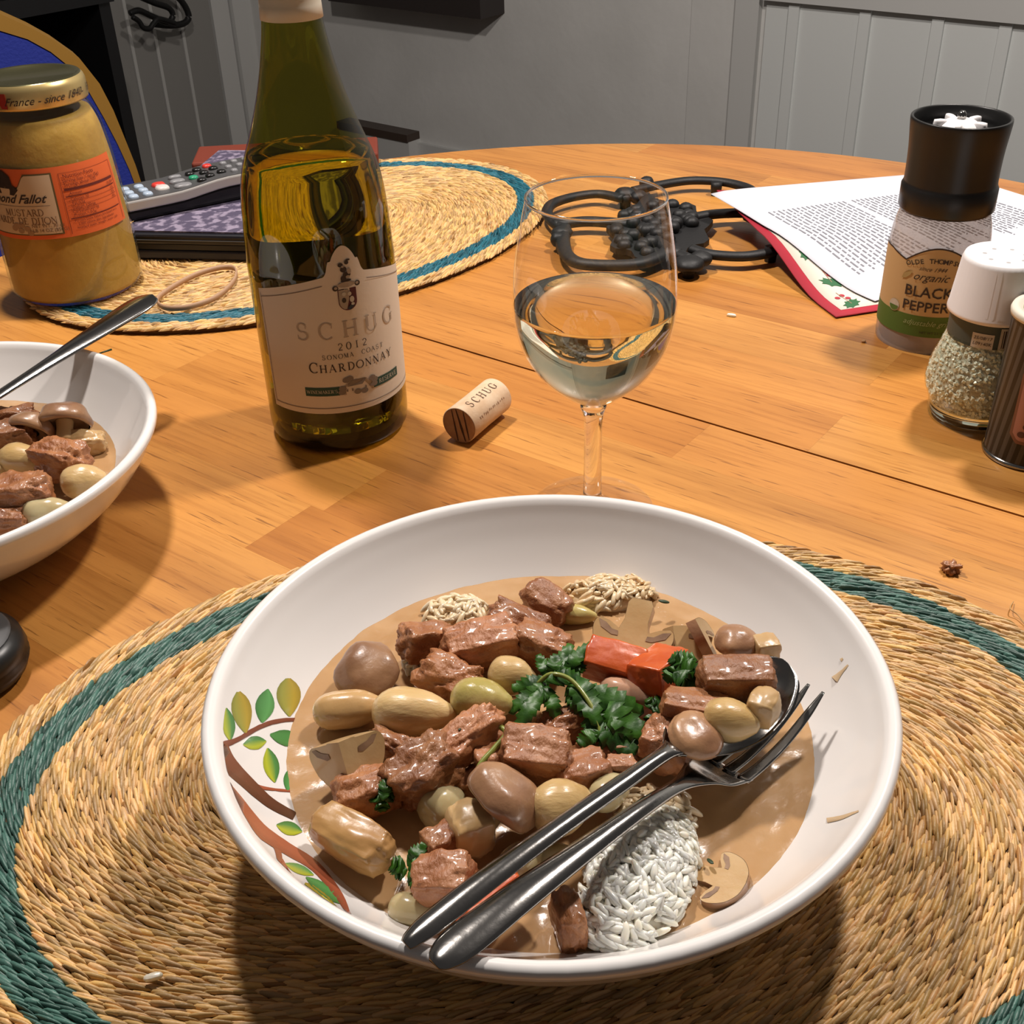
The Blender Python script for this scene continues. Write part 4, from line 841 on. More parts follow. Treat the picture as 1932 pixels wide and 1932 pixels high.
bc.patch('border_line', 33, 89, lambda p: ztop(p) - .0048, lambda p: ztop(p) - .0044, .0006, LINE, lb_, 40, 1)
bc.patch('border_line', -56.8, -56.3, .0318, .0985, .0006, LINE, lb_, 1, 8)
def onlabel(name, k, phi, z_, mat): return ink_obj(name, k, bc.wrap(phi, z_, .0006), mat, lb_)
for ch, ph in zip('SCHUG', (-21, -3, 15.5, 33.5, 52)): onlabel('lettering', serif_text(ch, .0098), ph, .0745, PALE)
onlabel('lettering', serif_text('2012', .0042, .0047), 16, .0672, INK)
onlabel('lettering', serif_text('SONOMA', .0027, .0031), 3.5, .0624, INK); onlabel('lettering', serif_text('COAST', .0027, .0031), 32.5, .0624, INK)
onlabel('lettering', serif_text('CHARDONNAY', .0062, .0052, small=.0047), 16.5, .0545, INK)
bc.patch('green_banner', -25, 2, .0398, .0452, .0005, GREENI, lb_, 14, 1); bc.patch('green_banner', 30, 58, .0398, .0452, .0005, GREENI, lb_, 14, 1)
onlabel('lettering', serif_text("WINEMAKER'S", .0020, gap=.05), -11.8, .0415, CREAMI); onlabel('lettering', serif_text('RESERVE', .0026, gap=.08), 45.5, .0412, CREAMI)
k = Ink(); k.poly([(-.008, -.003), (.010, -.003), (.010, .002), (.005, .0055), (-.004, .0055), (-.008, .002)]); onlabel('winery_drawing', k, 16, .0425, GREYL)
k = Ink(); k.poly([(-.006, .002), (.003, .002), (.006, .0052), (-.003, .0058)]); [k.disc(x, y, .0022, .0016) for x, y in ((-.009, -.001), (-.0085, .0012), (-.006, .0062), (-.004, .0068), (.0105, .0), (.011, .0025), (.0, -.002), (.004, -.0025), (.0095, .004))]
for x in (-.006, -.003, .005, .008): k.line(x, -.001, x, .0005, .0009)
mesh('winery_drawing', [bc.wrap(16, .0425, .0008)(a, b_) for a, b_ in k.v], k.f, GREYI, lb_)
# crest
def crest(k, mat, off=.0006): mesh('crest', [bc.wrap(16, .090, off)(a, b_) for a, b_ in k.v], k.f, mat, lb_)
k = Ink(); k.poly([(-.0052, .0125), (.0052, .0125)] + [(.0052 * math.cos(R(a)), .0052 + .0052 * math.sin(R(a))) for a in range(0, -181, -15)]); crest(k, MAR)
k = Ink(); k.poly([(-.0048, .0122), (.0008, .0122), (.0008, .007), (-.001, .001)] + [(.0048 * math.cos(R(a)), .0052 + .0048 * math.sin(R(a))) for a in (-120, -140, -160, -180)]); crest(k, GREYL, .0008)
k = Ink(); k.poly([(-.001, .001), (.002, .004), (.0035, .0025), (.001, .0003)]); crest(k, NAVY, .0009)
k = Ink(); [k.disc(x, y, r1, r2) for x, y, r1, r2 in ((-.002, .0098, .0011, .0011), (.0012, .0095, .001, .0012), (.0022, .0062, .0013, .0018), (.0025, .0035, .001, .0008))]; crest(k, CREAMI, .0010)
k = Ink(); [k.disc(x, y, r1, r2) for x, y, r1, r2 in ((-.0022, .0062, .0012, .0015), (-.0062, .0135, .0016, .0015), (.0062, .0145, .0016, .0015), (0, .0172, .003, .0008), (-.0022, .0262, .0014, .0012), (.0012, .0272, .0012, .0012), (-.0008, .0235, .0018, .0016), (.0008, .0205, .0022, .0016), (-.0012, .0185, .0016, .0016), (.0022, .0285, .0012, .0005))]; crest(k, INK, .0008)
k = Ink(); [k.disc(x, y, r1, r2) for x, y, r1, r2 in ((0, .0150, .0048, .0016), (-.006, .0138, .0009, .0008), (.006, .0148, .0009, .0008), (.0022, .0222, .0012, .0016), (-.0012, .0252, .0008, .0006), (.0012, .0192, .0012, .0008))]; crest(k, GREYL, .0010)
bc.patch('back_label', 118, 242, .035, .108, -.0002, M('back_label_paper', (.10, .12, .03), .7), bot, 60, 3)

# cork
ck0 = at(866, 803, .0118); ck1 = at(922, 757, .0118); cd = Vector((ck1.x - ck0.x, ck1.y - ck0.y, 0)).normalized(); CL = .043; CRd = .0115
c0 = Vector((ck0.x, ck0.y, CRd + .0004)); cs = Vector((cd.y, -cd.x, 0))
cork = thing('cork', 'printed wine cork lying on the table between bottle and glass', 'cork', (c0.x, c0.y, 0))
CORKS = M('cork_side', (.66, .50, .34), .8, col2=(.58, .40, .25), nscale=120, bump=.25, bscale=500, bdist=.0006); CORKE = M('cork_end', (.40, .24, .14), .85, col2=(.33, .18, .10), nscale=160, bump=.25, bscale=500, bdist=.0006)
def cp(s, a, r): return c0 + cd * s + cs * (r * math.cos(a)) + Vector((0, 0, r * math.sin(a)))
n = 40; V = []; Fc = []; prf = [(0, CRd - .0004), (.0004, CRd), (CL / 2, CRd - .0002), (CL - .0006, CRd), (CL, CRd - .0006)]
for s, r in prf:
    for k in range(n): V.append(cp(s, 2 * PI * k / n, r))
for j in range(len(prf) - 1):
    for k in range(n): Fc.append((j * n + k, j * n + (k + 1) % n, (j + 1) * n + (k + 1) % n, (j + 1) * n + k))
Fc.append(tuple(range((len(prf) - 1) * n, len(prf) * n))); mesh('cork_body', V, Fc, CORKS, cork, True)
V = [cp(-.0001, 2 * PI * k / n, CRd - .0005) for k in range(n)]; ce = mesh('cork_end', V, [tuple(range(n))], CORKE, cork)
CRK = M('cork_crack', (.05, .025, .015), .9)
for x0, x1, w in ((-.0045, -.0010, .0004), (-.0015, .0042, .0006), (.0035, .0068, .0004)):
    a = cp(-.0003, 0, 0); up = Vector((0, 0, 1)); y0 = math.sqrt((CRd - .001) ** 2 - x0 ** 2); y1 = -math.sqrt((CRd - .001) ** 2 - x1 ** 2)
    P = [a + cs * (x0 + (x1 - x0) * t) + up * (y0 + (y1 - y0) * t) for t in (0, .35, .6, 1)]
    V = []; [V.extend((p - cs * w * q, p + cs * w * q)) for p, q in zip(P, (.6, 1, 1.4, .7))]; mesh('crack', V, [(2 * i, 2 * i + 1, 2 * i + 3, 2 * i + 2) for i in range(3)], CRK, ce)
fn = lambda a, b_: cp(CL / 2 + a, R(62) + b_ / CRd, CRd + .00015)
ink_obj('lettering', serif_text('SCHUG', .0052, .0066), fn, M('cork_ink', (.10, .05, .03), .8), cork)
k = Ink(); rr = random.Random(4)
for i in range(14): k.line(-.014 + i * .0021, rr.uniform(-.0008, .0003), -.014 + i * .0021 + rr.uniform(-.0006, .0008), rr.uniform(.0008, .0016), .0005)
ink_obj('small_print', k, lambda a, b_: cp(CL / 2 + a, R(20) + b_ / CRd, CRd + .00015), M('cork_ink2', (.26, .15, .09), .8), cork)

# ------------------------------------------------------------------ wine glass
GX, GY = .0432, .5235
wg = thing('wine_glass', 'stemmed wine glass half full of white wine', 'wine glass', (GX, GY, 0))
GLASS = M('solid_glass', (1, 1, 1), .0, trans=1.0, ior=1.48)
GO = smoothprof([(.0052, .0640), (.0090, .0668), (.0155, .0715), (.0265, .0815), (.0352, .0955), (.0391, .1095), (.0397, .1215), (.0385, .138), (.0356, .156), (.0327, .1705)], 6)
V, Fc = lathe(GO, (GX, GY, 0), 72, close_ends=False); mesh('glass_bowl', V, Fc, CLEAR, wg, True)
V, Fc = lathe([(.0327, .1700), (.0331, .1706), (.0330, .1713), (.0324, .1715), (.0320, .1708), (.0322, .1700), (.0327, .1700)], (GX, GY, 0), 72, close_ends=False); mesh('rim', V, Fc, GLASS, wg, True)
V, Fc = lathe(smoothprof([(.0, .0025), (.0120, .0026), (.0062, .0060), (.0049, .0120), (.0046, .036), (.0049, .056), (.0066, .0640), (.0, .0655)], 5), (GX, GY, 0), 36, close_ends=False); mesh('stem', V, Fc, GLASS, wg, True)
V, Fc = lathe([(0, .0004), (.0325, .0004), (.0332, .0010), (.0325, .0018), (.0120, .0028), (0, .003)], (GX, GY, 0), 64); mesh('foot', V, Fc, CLEAR, wg, True)
wv = [(0, .0672)] + [(r - .0007, z_) for r, z_ in GO if .068 < z_ < .1190] + [(.0392, .1193), (.0389, .1195), (0, .1195)]
tag(mesh('white_wine', *lathe(wv, (GX, GY, 0), 72), M('pale_wine_glass', (.90, .86, .62), .0, trans=1.0, ior=1.34), None, True, origin=(GX, GY, .0672)), 'pale gold white wine in the stemmed glass', 'wine', kind='stuff')

# ------------------------------------------------------------------ cast-iron trivet
tv = thing('trivet', 'black cast-iron trivet with rings and a grape bunch', 'trivet', at(1240, 435, 0))
TZ = .0100
def bar(pts, r=.0052, closed=False):
    V, Fc = tube(spline([at(x, y, TZ) for x, y in pts], 8, closed), r, 8, closed, .75); return mesh('ring_bar', V, Fc, IRON, tv, True)
bar([(1175, 375), (1130, 366), (1080, 372), (1042, 385), (1032, 402), (1045, 420), (1065, 432)])
bar([(1045, 425), (1100, 418), (1150, 420), (1200, 425)], .006)
bar([(1065, 430), (1062, 455), (1070, 482), (1095, 497), (1150, 501), (1205, 498), (1245, 484), (1262, 470)], .006)
bar([(1195, 360), (1240, 350), (1300, 341), (1360, 343), (1405, 353), (1425, 366), (1430, 375)])
bar([(1290, 415), (1340, 405), (1390, 402), (1430, 404)], .0055)
bar([(1305, 470), (1340, 480), (1400, 484), (1445, 478), (1462, 470), (1470, 455), (1450, 430), (1410, 408)])
bar([(1225, 375), (1210, 395), (1215, 430), (1260, 470), (1300, 490)], .006)
for (x, y, r) in ((1180, 366, .010), (1205, 372, .008), (1300, 498, .012), (1322, 488, .009), (1060, 440, .009), (1052, 452, .006), (1220, 345, .007), (1268, 478, .009)):
    V, Fc = blob('round', x, r, r, .006, 5, 1, .1); mesh('knob', place(V, at(x, y, TZ)), Fc, IRON, tv, True)
rr = random.Random(9); gc = at(1245, 430, TZ); gx = (at(1330, 425, TZ) - gc); gy = (at(1245, 385, TZ) - gc)
for i in range(46):
    a, q = rr.uniform(0, 2 * PI), math.sqrt(rr.random()); p = gc + gx * (q * math.cos(a)) + gy * (q * math.sin(a)) + Vector((0, 0, .004 * (1 - q * q)))
    V, Fc = blob('round', i, .0062, .0062, .0055, 3, 1, .05); mesh('grape', place(V, p), Fc, IRON, tv, True)
V = [gc + gx * (1.1 * math.cos(t) * (1 + .1 * math.sin(9 * t))) + gy * (1.1 * math.sin(t) * (1 + .1 * math.sin(9 * t))) for t in [2 * PI * i / 40 for i in range(40)]]
mesh('leaf_plate', V + [v - Vector((0, 0, .005)) for v in V], [tuple(range(40)), tuple(reversed(range(40, 80)))] + [(i, 40 + i, 40 + (i + 1) % 40, (i + 1) % 40) for i in range(40)], IRON, tv)
for (x, y) in ((1060, 455), (1180, 372), (1300, 500), (1352, 348), (1455, 470)):
    p = at(x, y, TZ); V, Fc = lathe([(.0045, 0.0), (.0052, .008), (.0052, .012)], (p.x, p.y, 0), 12); mesh('foot', V, Fc, IRON, tv, True)

# ------------------------------------------------------------------ printed pages and the holly card
def sheet(name, corners, z_fn, mat, parent, th=.0006, n=16):
    a, b_, c, d = [Vector((p.x, p.y, 0)) for p in corners]; V = []; Fc = []
    for lay in (0, 1):
        for i in range(n + 1):
            for j in range(n + 1):
                u, v = i / n, j / n; p = (a * (1 - u) + b_ * u) * (1 - v) + (d * (1 - u) + c * u) * v; p.z = z_fn(u, v) + (th if lay == 0 else 0); V.append(p)
    m = (n + 1) ** 2
    for i in range(n):
        for j in range(n):
            k = i * (n + 1) + j; Fc.append((k, k + n + 1, k + n + 2, k + 1)); Fc.append((m + k + 1, m + k + n + 2, m + k + n + 1, m + k))
    for i in range(n):
        for k0, k1 in ((i * (n + 1), (i + 1) * (n + 1)), ((i + 1) * (n + 1) + n, i * (n + 1) + n), (i + 1, i), (n * (n + 1) + i, n * (n + 1) + i + 1)): Fc.append((k0, k1, m + k1, m + k0))
    def pt(u, v, off=.0): p = (a * (1 - u) + b_ * u) * (1 - v) + (d * (1 - u) + c * u) * v; p.z = z_fn(u, v) + th + off; return p
    return mesh(name, V, Fc, mat, parent, True), pt
# page corner order: near-left, near-right, far-right, far-left
pNL = at(1578, 592, .004); pFL = at(1372, 392, .024); 
eu = Vector((pNL.x - pFL.x, pNL.y - pFL.y, 0)); eu_n = eu.normalized(); ev_n = Vector((-eu_n.y, eu_n.x, 0))
if ev_n.x < 0: ev_n = -ev_n
CW = .279; CHT = .205
pFL0 = Vector((pNL.x, pNL.y, 0)) - eu_n * CHT
cor_ = [Vector((pNL.x, pNL.y, 0)), Vector((pNL.x, pNL.y, 0)) + ev_n * CW, pFL0 + ev_n * CW, pFL0]
def zcurl(u, v): t = max(0, min(1, (v - .12) / .5)); return .0012 + (.0215 * t * t * (3 - 2 * t) + .009 * max(0, (v - .62) / .38)) * max(0, 1 - u * 1.15)
card = thing('letter_page', 'letter sheet with red border and printed holly under the typed page', 'paper', (pNL.x + .05, pNL.y + .1, 0))
REDP = M('red_border_print', (.42, .02, .04), .6); CREAMP = M('cream_stationery', (.74, .66, .56), .7)
o, cpt = sheet('red_border', cor_, zcurl, REDP, card)
i0, i1 = .05, .95
def inner(c4, m): a, b_, c, d = c4; ux = (b_ - a).normalized(); vy = (d - a).normalized(); return [a + ux * m + vy * m, b_ - ux * m + vy * m, c - ux * m - vy * m, d + ux * m - vy * m]
o, hpt = sheet('printed_panel', inner(cor_, .009), lambda u, v: zcurl(.0323 + u * .9354, .0439 + v * .9122) + .0004, CREAMP, card, .0004)
HG = M('holly_green', (.03, .13, .05), .6); HB = M('holly_berry', (.40, .03, .05), .6); HS = M('holly_twig', (.35, .20, .12), .7)
def hw(u0, v0, off):
    def fn(a, b_): return hpt(min(max(u0 + a / .261, .001), .999), min(max(v0 + b_ / .187, .001), .999), off)
    return fn
rr = random.Random(12)
for (u0, v0, an) in ((.05, .04, 40), (.06, .22, -30), (.05, .42, 60), (.045, .60, -40), (.06, .80, 30), (.28, .03, 10), (.5, .035, -20), (.72, .03, 15)):
    k = Ink(); pts = []
    for i in range(24):
        t = 2 * PI * i / 24; r = .0085 * (1 + .22 * (1 if i % 3 == 0 else -.5)); x, y = r * math.cos(t), r * .55 * math.sin(t); c, s = math.cos(R(an)), math.sin(R(an)); pts.append((x * c - y * s, x * s + y * c))
    k.poly(pts); ink_obj('holly_leaf', k, hw(u0, v0, .0003), HG, card)
    for q in range(3):
        k = Ink(); k.disc(rr.uniform(-.005, .006), .012 + rr.uniform(-.004, .006), .0021); ink_obj('holly_berry', k, hw(u0, v0, .0004), HB, card)
    k = Ink(); k.line(0, 0, rr.uniform(-.004, .004), .02, .0005); ink_obj('holly_twig', k, hw(u0, v0, .0003), HS, card)
# typed page on top
tFL = at(1340, 379, .027); tNL = at(1640, 562, .004); e1 = Vector((tNL.x - tFL.x, tNL.y - tFL.y, 0)).normalized(); e2 = Vector((-e1.y, e1.x, 0)); f0 = Vector((tFL.x, tFL.y, 0))
pg = [f0 + e1 * .190, f0 + e1 * .190 + e2 * .279, f0 + e2 * .279, f0]
def card_uv(p):
    q = p - cor_[0]; return q.dot(ev_n) / CW, q.dot(-eu_n) / CHT
page = thing('typed_page', 'white typed page lying over the holly-bordered letter sheet', 'paper', (pg[0].x + .06, pg[0].y + .1, 0))
def zpage(u, v):
    p = (pg[0] * (1 - u) + pg[1] * u) * (1 - v) + (pg[3] * (1 - u) + pg[2] * u) * v; cu, cv = card_uv(p)
    return zcurl(max(0, min(cu, .86)), max(0, min(cv, 1))) + .0021 + .002 * max(0, cv - 1)
o, ppt = sheet('page_sheet', pg, zpage, PAPER, page, .0003, 20)
k = Ink(); rr = random.Random(5); v = .075
for blk in (17, 12, 14):
    for i in range(blk):
        x = .25; end = rr.uniform(.74, .84) if i < blk - 1 else .45
        while x < end:
            w = rr.uniform(.012, .045); k.quad((x, v), (min(x + w, end), v), (min(x + w, end), v + .0062), (x, v + .0062)); x += w + .009
        v += .0185
    v += .02
mesh('typed_lines', [ppt(b_, 1 - a, .0003) for a, b_ in k.v], [tuple(reversed(f)) for f in k.f], M('type_ink', (.22, .22, .25), .7), page)

# ------------------------------------------------------------------ pepper grinder
PX, PY = .2865, .7300
pep = thing('pepper_grinder', 'glass black pepper grinder with flared black top and tan label', 'pepper grinder', (PX, PY, 0))
PRF = smoothprof([(.0300, .0008), (.0316, .003), (.0316, .060), (.0314, .070), (.0302, .080), (.0282, .0875), (.0268, .093)], 5)
V, Fc = lathe([(0, .0008)] + PRF, (PX, PY, 0), 56, close_ends=False); mesh('glass_jar', V, Fc, thin_glass('dusty_glass', (.82, .78, .75), .7, .42, (.56, .50, .47)), pep, True)
V, Fc = lathe([(0, .003)] + [(r - .002, z_) for r, z_ in PRF if .002 < z_ < .046] + [(.02, .047), (0, .045)], (PX, PY, 0), 48); tag(mesh('ground_pepper', V, Fc, M('ground_pepper', (.20, .125, .085), .9, col2=(.33, .24, .18), nscale=70, bump=.5, bscale=900), pep, True), kind='stuff')
V, Fc = lathe([(.0274, .0905), (.0290, .0900), (.0298, .0915), (.0298, .1045), (.0290, .1060), (.0286, .1075), (.0286, .1080)], (PX, PY, 0), 56, close_ends=False); mesh('collar', V, Fc, BLACKP, pep, True)
V, Fc = lathe(smoothprof([(.0286, .1065), (.0285, .116), (.0289, .128), (.0300, .1405), (.0304, .1462), (.0298, .1474), (.0284, .1468), (.0272, .142), (.0255, .1345), (0, .1335)], 5), (PX, PY, 0), 56); mesh('grinder_cup', V, Fc, BLACKP, pep, True)
WP = M('white_plastic', (.78, .76, .76), .35)
V, Fc = lathe(smoothprof([(.0165, .1337), (.0150, .1380), (.0105, .1435), (.006, .1455), (0, .1460)], 4), (PX, PY, 0), 32); mesh('burr_cone', V, Fc, WP, pep, True)
for k in range(5):
    a = 2 * PI * k / 5 + .5; q = Vector((PX + .0125 * math.cos(a), PY + .0125 * math.sin(a), .1425)); V, Fc = blob('b', k, .0042, .0022, .0032, 3, .5, .05); mesh('burr_tooth', place(V, q, math.degrees(a)), Fc, WP, pep, True)
V, Fc = lathe([(.0026, .1455), (.0026, .1490), (.0015, .1505), (0, .1507)], (PX, PY, 0), 16); mesh('spindle', V, Fc, STEEL, pep, True)
pc = Cyl(PX, PY, .0318)
TANL = M('tan_label', (.50, .34, .16), .7); GRL = M('green_label_band', (.075, .14, .02), .7)
def parch(p): return .0625 + .0105 * math.cos(R(max(-90, min(90, (p - 4) * 2.35)))) if abs(p - 4) < 38 else .0625 + .004 * min(1, (abs(p - 4) - 38) / 25)
pl = pc.patch('label', -95, 100, .0265, parch, .0003, TANL, pep, 80, 4)
pc.patch('label_edge', -95, 100, lambda p: parch(p) - .0004, lambda p: parch(p) + .0007, .0005, INK, pl, 80, 1)
pc.patch('green_band', -95, 100, .0125, .0270, .0004, GRL, pl, 60, 2)
onp = lambda k, ph, z_, mat: ink_obj('lettering', k, pc.wrap(ph, z_, .0007), mat, pl)
onp(plain_text('BLACK', .0070, 0, .0001), -2, .0400, INK); onp(plain_text('PEPPER', .0066, 0, .0001), -3, .0302, INK)
onp(plain_text('organic', .0052, .5), -3, .0512, INK); onp(plain_text('since 1944', .0027, .5), -2, .0578, INK)
for i, ch in enumerate('OLDE THOMPSON'):
    if ch == ' ': continue
    ph = 1 + (i - 6) * 5.0; k = plain_text(ch, .0031, 0, .00006); t = -(ph - 4) * .016
    k.v = [(x * math.cos(t) - y * math.sin(t), x * math.sin(t) + y * math.cos(t)) for x, y in k.v]; onp(k, ph, (.0584 + .0050 * math.cos(R((ph - 4) * 2.3))), INK)
onp(plain_text('adjustable grinder', .0036, .4), 8, .0205, M('pale_green_ink', (.30, .36, .16), .7)); onp(plain_text('NET WT 2.5 OZ', .0016), 10, .0150, INK)
k = Ink(); k.disc(0, 0, .0042); onp(k, -41, .0302, CREAMI); k = Ink(); k.poly([(.0036 * math.cos(R(a)), .0036 * math.sin(R(a))) for a in range(180, 361, 20)]); ink_obj('seal', k, pc.wrap(-41, .0302, .0009), GRL, pl)
k = Ink(); k.poly([(-.004, -.003), (-.001, -.0022), (.002, .0005), (.003, .0035), (0, .003), (-.003, .0005)]); onp(k, -29, .053, M('label_leaf', (.36, .26, .10), .7))

# ------------------------------------------------------------------ salt jar
SX, SY = .2800, .6150
salt = thing('salt_jar', 'bulbous glass jar of coarse salt with ribbed white cap', 'salt jar', (SX, SY, 0))
SPR = smoothprof([(.0245, .0006), (.0262, .002), (.0265, .008), (.0278, .0135), (.0303, .0195), (.0308, .0265), (.0292, .036), (.0262, .0455), (.0238, .0535), (.0228, .060), (.0226, .078)], 5)
V, Fc = lathe([(0, .0006)] + SPR, (SX, SY, 0), 56, close_ends=False); mesh('glass_jar', V, Fc, thin_glass('salt_glass', (.90, .93, .88), .9), salt, True)
V, Fc = lathe([(0, .0012), (.022, .0012), (.0252, .003), (.0255, .0075), (.022, .0095), (0, .0095)], (SX, SY, 0), 48); mesh('glass_base', V, Fc, M('thick_glass', (.85, .88, .84), .0, trans=1, ior=1.45), salt, True)
inner_p = [(r - .0020, z_) for r, z_ in SPR if .0105 < z_ < .056]
V, Fc = lathe([(0, .0102)] + inner_p + [(0, .056)], (SX, SY, 0), 48)
V = [Vector(v) for v in V]; SALTM = M('coarse_salt', (.62, .60, .50), .45, col2=(.46, .40, .30), nscale=160, bump=.6, bscale=600); tag(mesh('salt_mass', V, Fc, SALTM, salt, True), kind='stuff')
rr = random.Random(2); mb = MB()
for i in range(2200):
    a = rr.uniform(0, 2 * PI); q = rr.randrange(len(inner_p) - 1); t = rr.random(); r = inner_p[q][0] * (1 - t) + inner_p[q + 1][0] * t; z_ = inner_p[q][1] * (1 - t) + inner_p[q + 1][1] * t
    sz = rr.uniform(.0005, .0011); m_ = Matrix.Translation((SX + (r + .0001) * math.cos(a), SY + (r + .0001) * math.sin(a), z_)) @ Matrix.Rotation(rr.uniform(0, 6), 4, Vector((rr.random(), rr.random(), rr.random() + .1)))
    b_ = MB(); b_.box(-sz, sz, -sz, sz * .8, -sz * .8, sz); mb.add([m_ @ v for v in b_.v], b_.f)
tag(mb.build('salt_grains', M('salt_grain', (.85, .86, .76), .35, coat=.3), salt), kind='stuff')
V = []; n = 96; Fc = []
prf = [(.0252, .0680), (.0260, .0685), (.0258, .0705), (.0250, .0720), (.0222, .0985), (.0215, .1010), (.0196, .1018), (.0188, .1006), (0, .1004)]
for k in range(n):
    a = 2 * PI * k / n
    for j, (r, z_) in enumerate(prf):
        rr_ = r + (.0004 if (j in (3, 4) and k % 2) else 0); V.append((SX + rr_ * math.cos(a), SY + rr_ * math.sin(a), z_))
m = len(prf)
for k in range(n):
    for j in range(m - 1): Fc.append((k * m + j, ((k + 1) % n) * m + j, ((k + 1) % n) * m + j + 1, k * m + j + 1))
mesh('ribbed_cap', V, Fc, WP, salt, True)
HOLE = M('cap_hole', (.35, .34, .34), .6)
for k in range(7):
    a = 2 * PI * k / 7; V = [(SX + .011 * math.cos(a) + .0013 * math.cos(t), SY + .011 * math.sin(a) + .0013 * math.sin(t), .10055) for t in [2 * PI * i / 10 for i in range(10)]]; mesh('shaker_hole', V, [tuple(range(10))], HOLE, salt)
sc = Cyl(SX, SY, .0230)
sl = sc.patch('neck_label', -120, 120, .0535, .0675, .0004, M('teal_grey_label', (.045, .065, .058), .5), salt, 40, 2)
sc.patch('date_sticker', -21, 8, .0535, .0625, .0007, M('white_sticker', (.55, .52, .47), .7), sl, 10, 1)
sc.patch('barcode_panel', 15, 50, .0535, .0665, .0006, CREAMI, sl, 10, 1)
k = Ink(); [k.line(-.006 + i * .0011, 0, -.006 + i * .0011, .0105, w) for i, w in enumerate((.0004, .0007, .0003, .0006, .0004, .0008, .0003, .0005, .0007, .0003))]; ink_obj('barcode', k, sc.wrap(34, .0548, .0009), INK, sl)
ink_obj('lettering', plain_text('25/08/17', .0019, .15), sc.wrap(-6.5, .0590, .0010), INK, sl); ink_obj('lettering', plain_text('L09140K', .0019, .15), sc.wrap(-6.5, .0556, .0010), INK, sl)

# ------------------------------------------------------------------ striped tin at the right edge
NX, NY = .2945, .5690
tin = thing('spice_tin', 'black striped round tin with white plastic lid', 'tin', (NX, NY, 0))
def stripe_mat():
    m, nt, b = newmat('striped_tin'); N = nt.nodes; L = nt.links
    tc = N.new('ShaderNodeTexCoord'); sx = N.new('ShaderNodeSeparateXYZ'); L.new(tc.outputs['Object'], sx.inputs[0])
    at2 = N.new('ShaderNodeMath'); at2.operation = 'ARCTAN2'; L.new(sx.outputs[1], at2.inputs[0]); L.new(sx.outputs[0], at2.inputs[1])
    m1 = N.new('ShaderNodeMath'); m1.operation = 'MULTIPLY_ADD'; m1.inputs[1].default_value = -154; L.new(sx.outputs[2], m1.inputs[0])
    m0 = N.new('ShaderNodeMath'); m0.operation = 'MULTIPLY'; m0.inputs[1].default_value = 28; L.new(at2.outputs[0], m0.inputs[0]); L.new(m0.outputs[0], m1.inputs[2])
    si = N.new('ShaderNodeMath'); si.operation = 'SINE'; L.new(m1.outputs[0], si.inputs[0])
    mr = N.new('ShaderNodeMapRange'); mr.inputs[1].default_value = -.1; mr.inputs[2].default_value = .1; L.new(si.outputs[0], mr.inputs[0])
    mx = N.new('ShaderNodeMix'); mx.data_type = 'RGBA'; L.new(mr.outputs[0], mx.inputs[0]); mx.inputs[6].default_value = (.007, .005, .004, 1); mx.inputs[7].default_value = (.058, .050, .042, 1)
    L.new(mx.outputs[2], b.inputs['Base Color']); b.inputs['Roughness'].default_value = .4; return m
V, Fc = lathe([(0, .002), (.0228, .002), (.0228, .0835), (0, .0835)], (NX, NY, 0), 64); o = mesh('can_body', V, Fc, stripe_mat(), tin, False)
V, Fc = lathe([(.0226, .0004), (.0238, .0008), (.0240, .0020), (.0230, .0032), (.0226, .0032)], (NX, NY, 0), 64, close_ends=False); mesh('bottom_seam', V, Fc, STEEL, tin, True)
V, Fc = lathe([(.0226, .0835), (.0242, .0838), (.0245, .0860), (.0238, .0878), (.0205, .0882), (.0195, .0868), (0, .0866)], (NX, NY, 0), 64, close_ends=False); mesh('plastic_lid', V, Fc, M('ivory_plastic', (.66, .62, .52), .4), tin, True)
V, Fc = lathe([(.0182, .0868), (.0182, .0872), (0, .0872)], (NX, NY, 0), 40, close_ends=False); mesh('lid_sticker', V, Fc, M('lid_print', (.42, .32, .20), .6, col2=(.15, .2, .08), nscale=120), tin)
tcY = Cyl(NX, NY, .0229)
tl = tcY.patch('badge', -22, 60, lambda p: .018 + .004 * max(0, (-14 - p) / 8), lambda p: .060 - .004 * max(0, (-14 - p) / 8), .0003, M('pink_badge', (.42, .20, .15), .6), tin, 24, 2)
tcY.patch('badge_border', -26, 60, lambda p: .016 + .004 * max(0, (-16 - p) / 8), lambda p: .062 - .004 * max(0, (-16 - p) / 8), .0002, M('copper_border', (.20, .085, .05), .5), tl, 24, 2)
k = Ink(); [k.disc(rr_, zz_, .0022, .0018) for rr_, zz_ in ((-.004, .022), (0, .024), (.004, .021), (-.002, .027))]; ink_obj('badge_drawing', k, tcY.wrap(0, 0, .0006), M('badge_ink', (.10, .04, .03), .6), tl)
k = Ink(); [k.disc(rr_, zz_, .002, .0028) for rr_, zz_ in ((-.004, .050), (0, .052), (.004, .049))]; ink_obj('badge_drawing', k, tcY.wrap(0, 0, .0006), M('badge_ink', (.10, .04, .03), .6), tl)
# dark lid behind the salt jar
q = at(1945, 470, 0); dkx, dky = .385, .745
dk = thing('spice_jar', 'small jar with dark grey lid on the typed page behind the salt jar', 'jar', (dkx, dky, 0.003))
V, Fc = lathe([(0, .004), (.026, .004), (.0265, .008), (.0265, .055), (.024, .06)], (dkx, dky, 0), 40, close_ends=False); mesh('jar_body', V, Fc, M('brown_spice', (.12, .075, .04), .4, coat=.5), dk, True)
V, Fc = lathe([(.0255, .058), (.0270, .060), (.0270, .074), (.0262, .0755), (0, .0755)], (dkx, dky, 0), 40, close_ends=False); mesh('lid', V, Fc, M('charcoal_plastic', (.035, .035, .036), .4), dk, True)

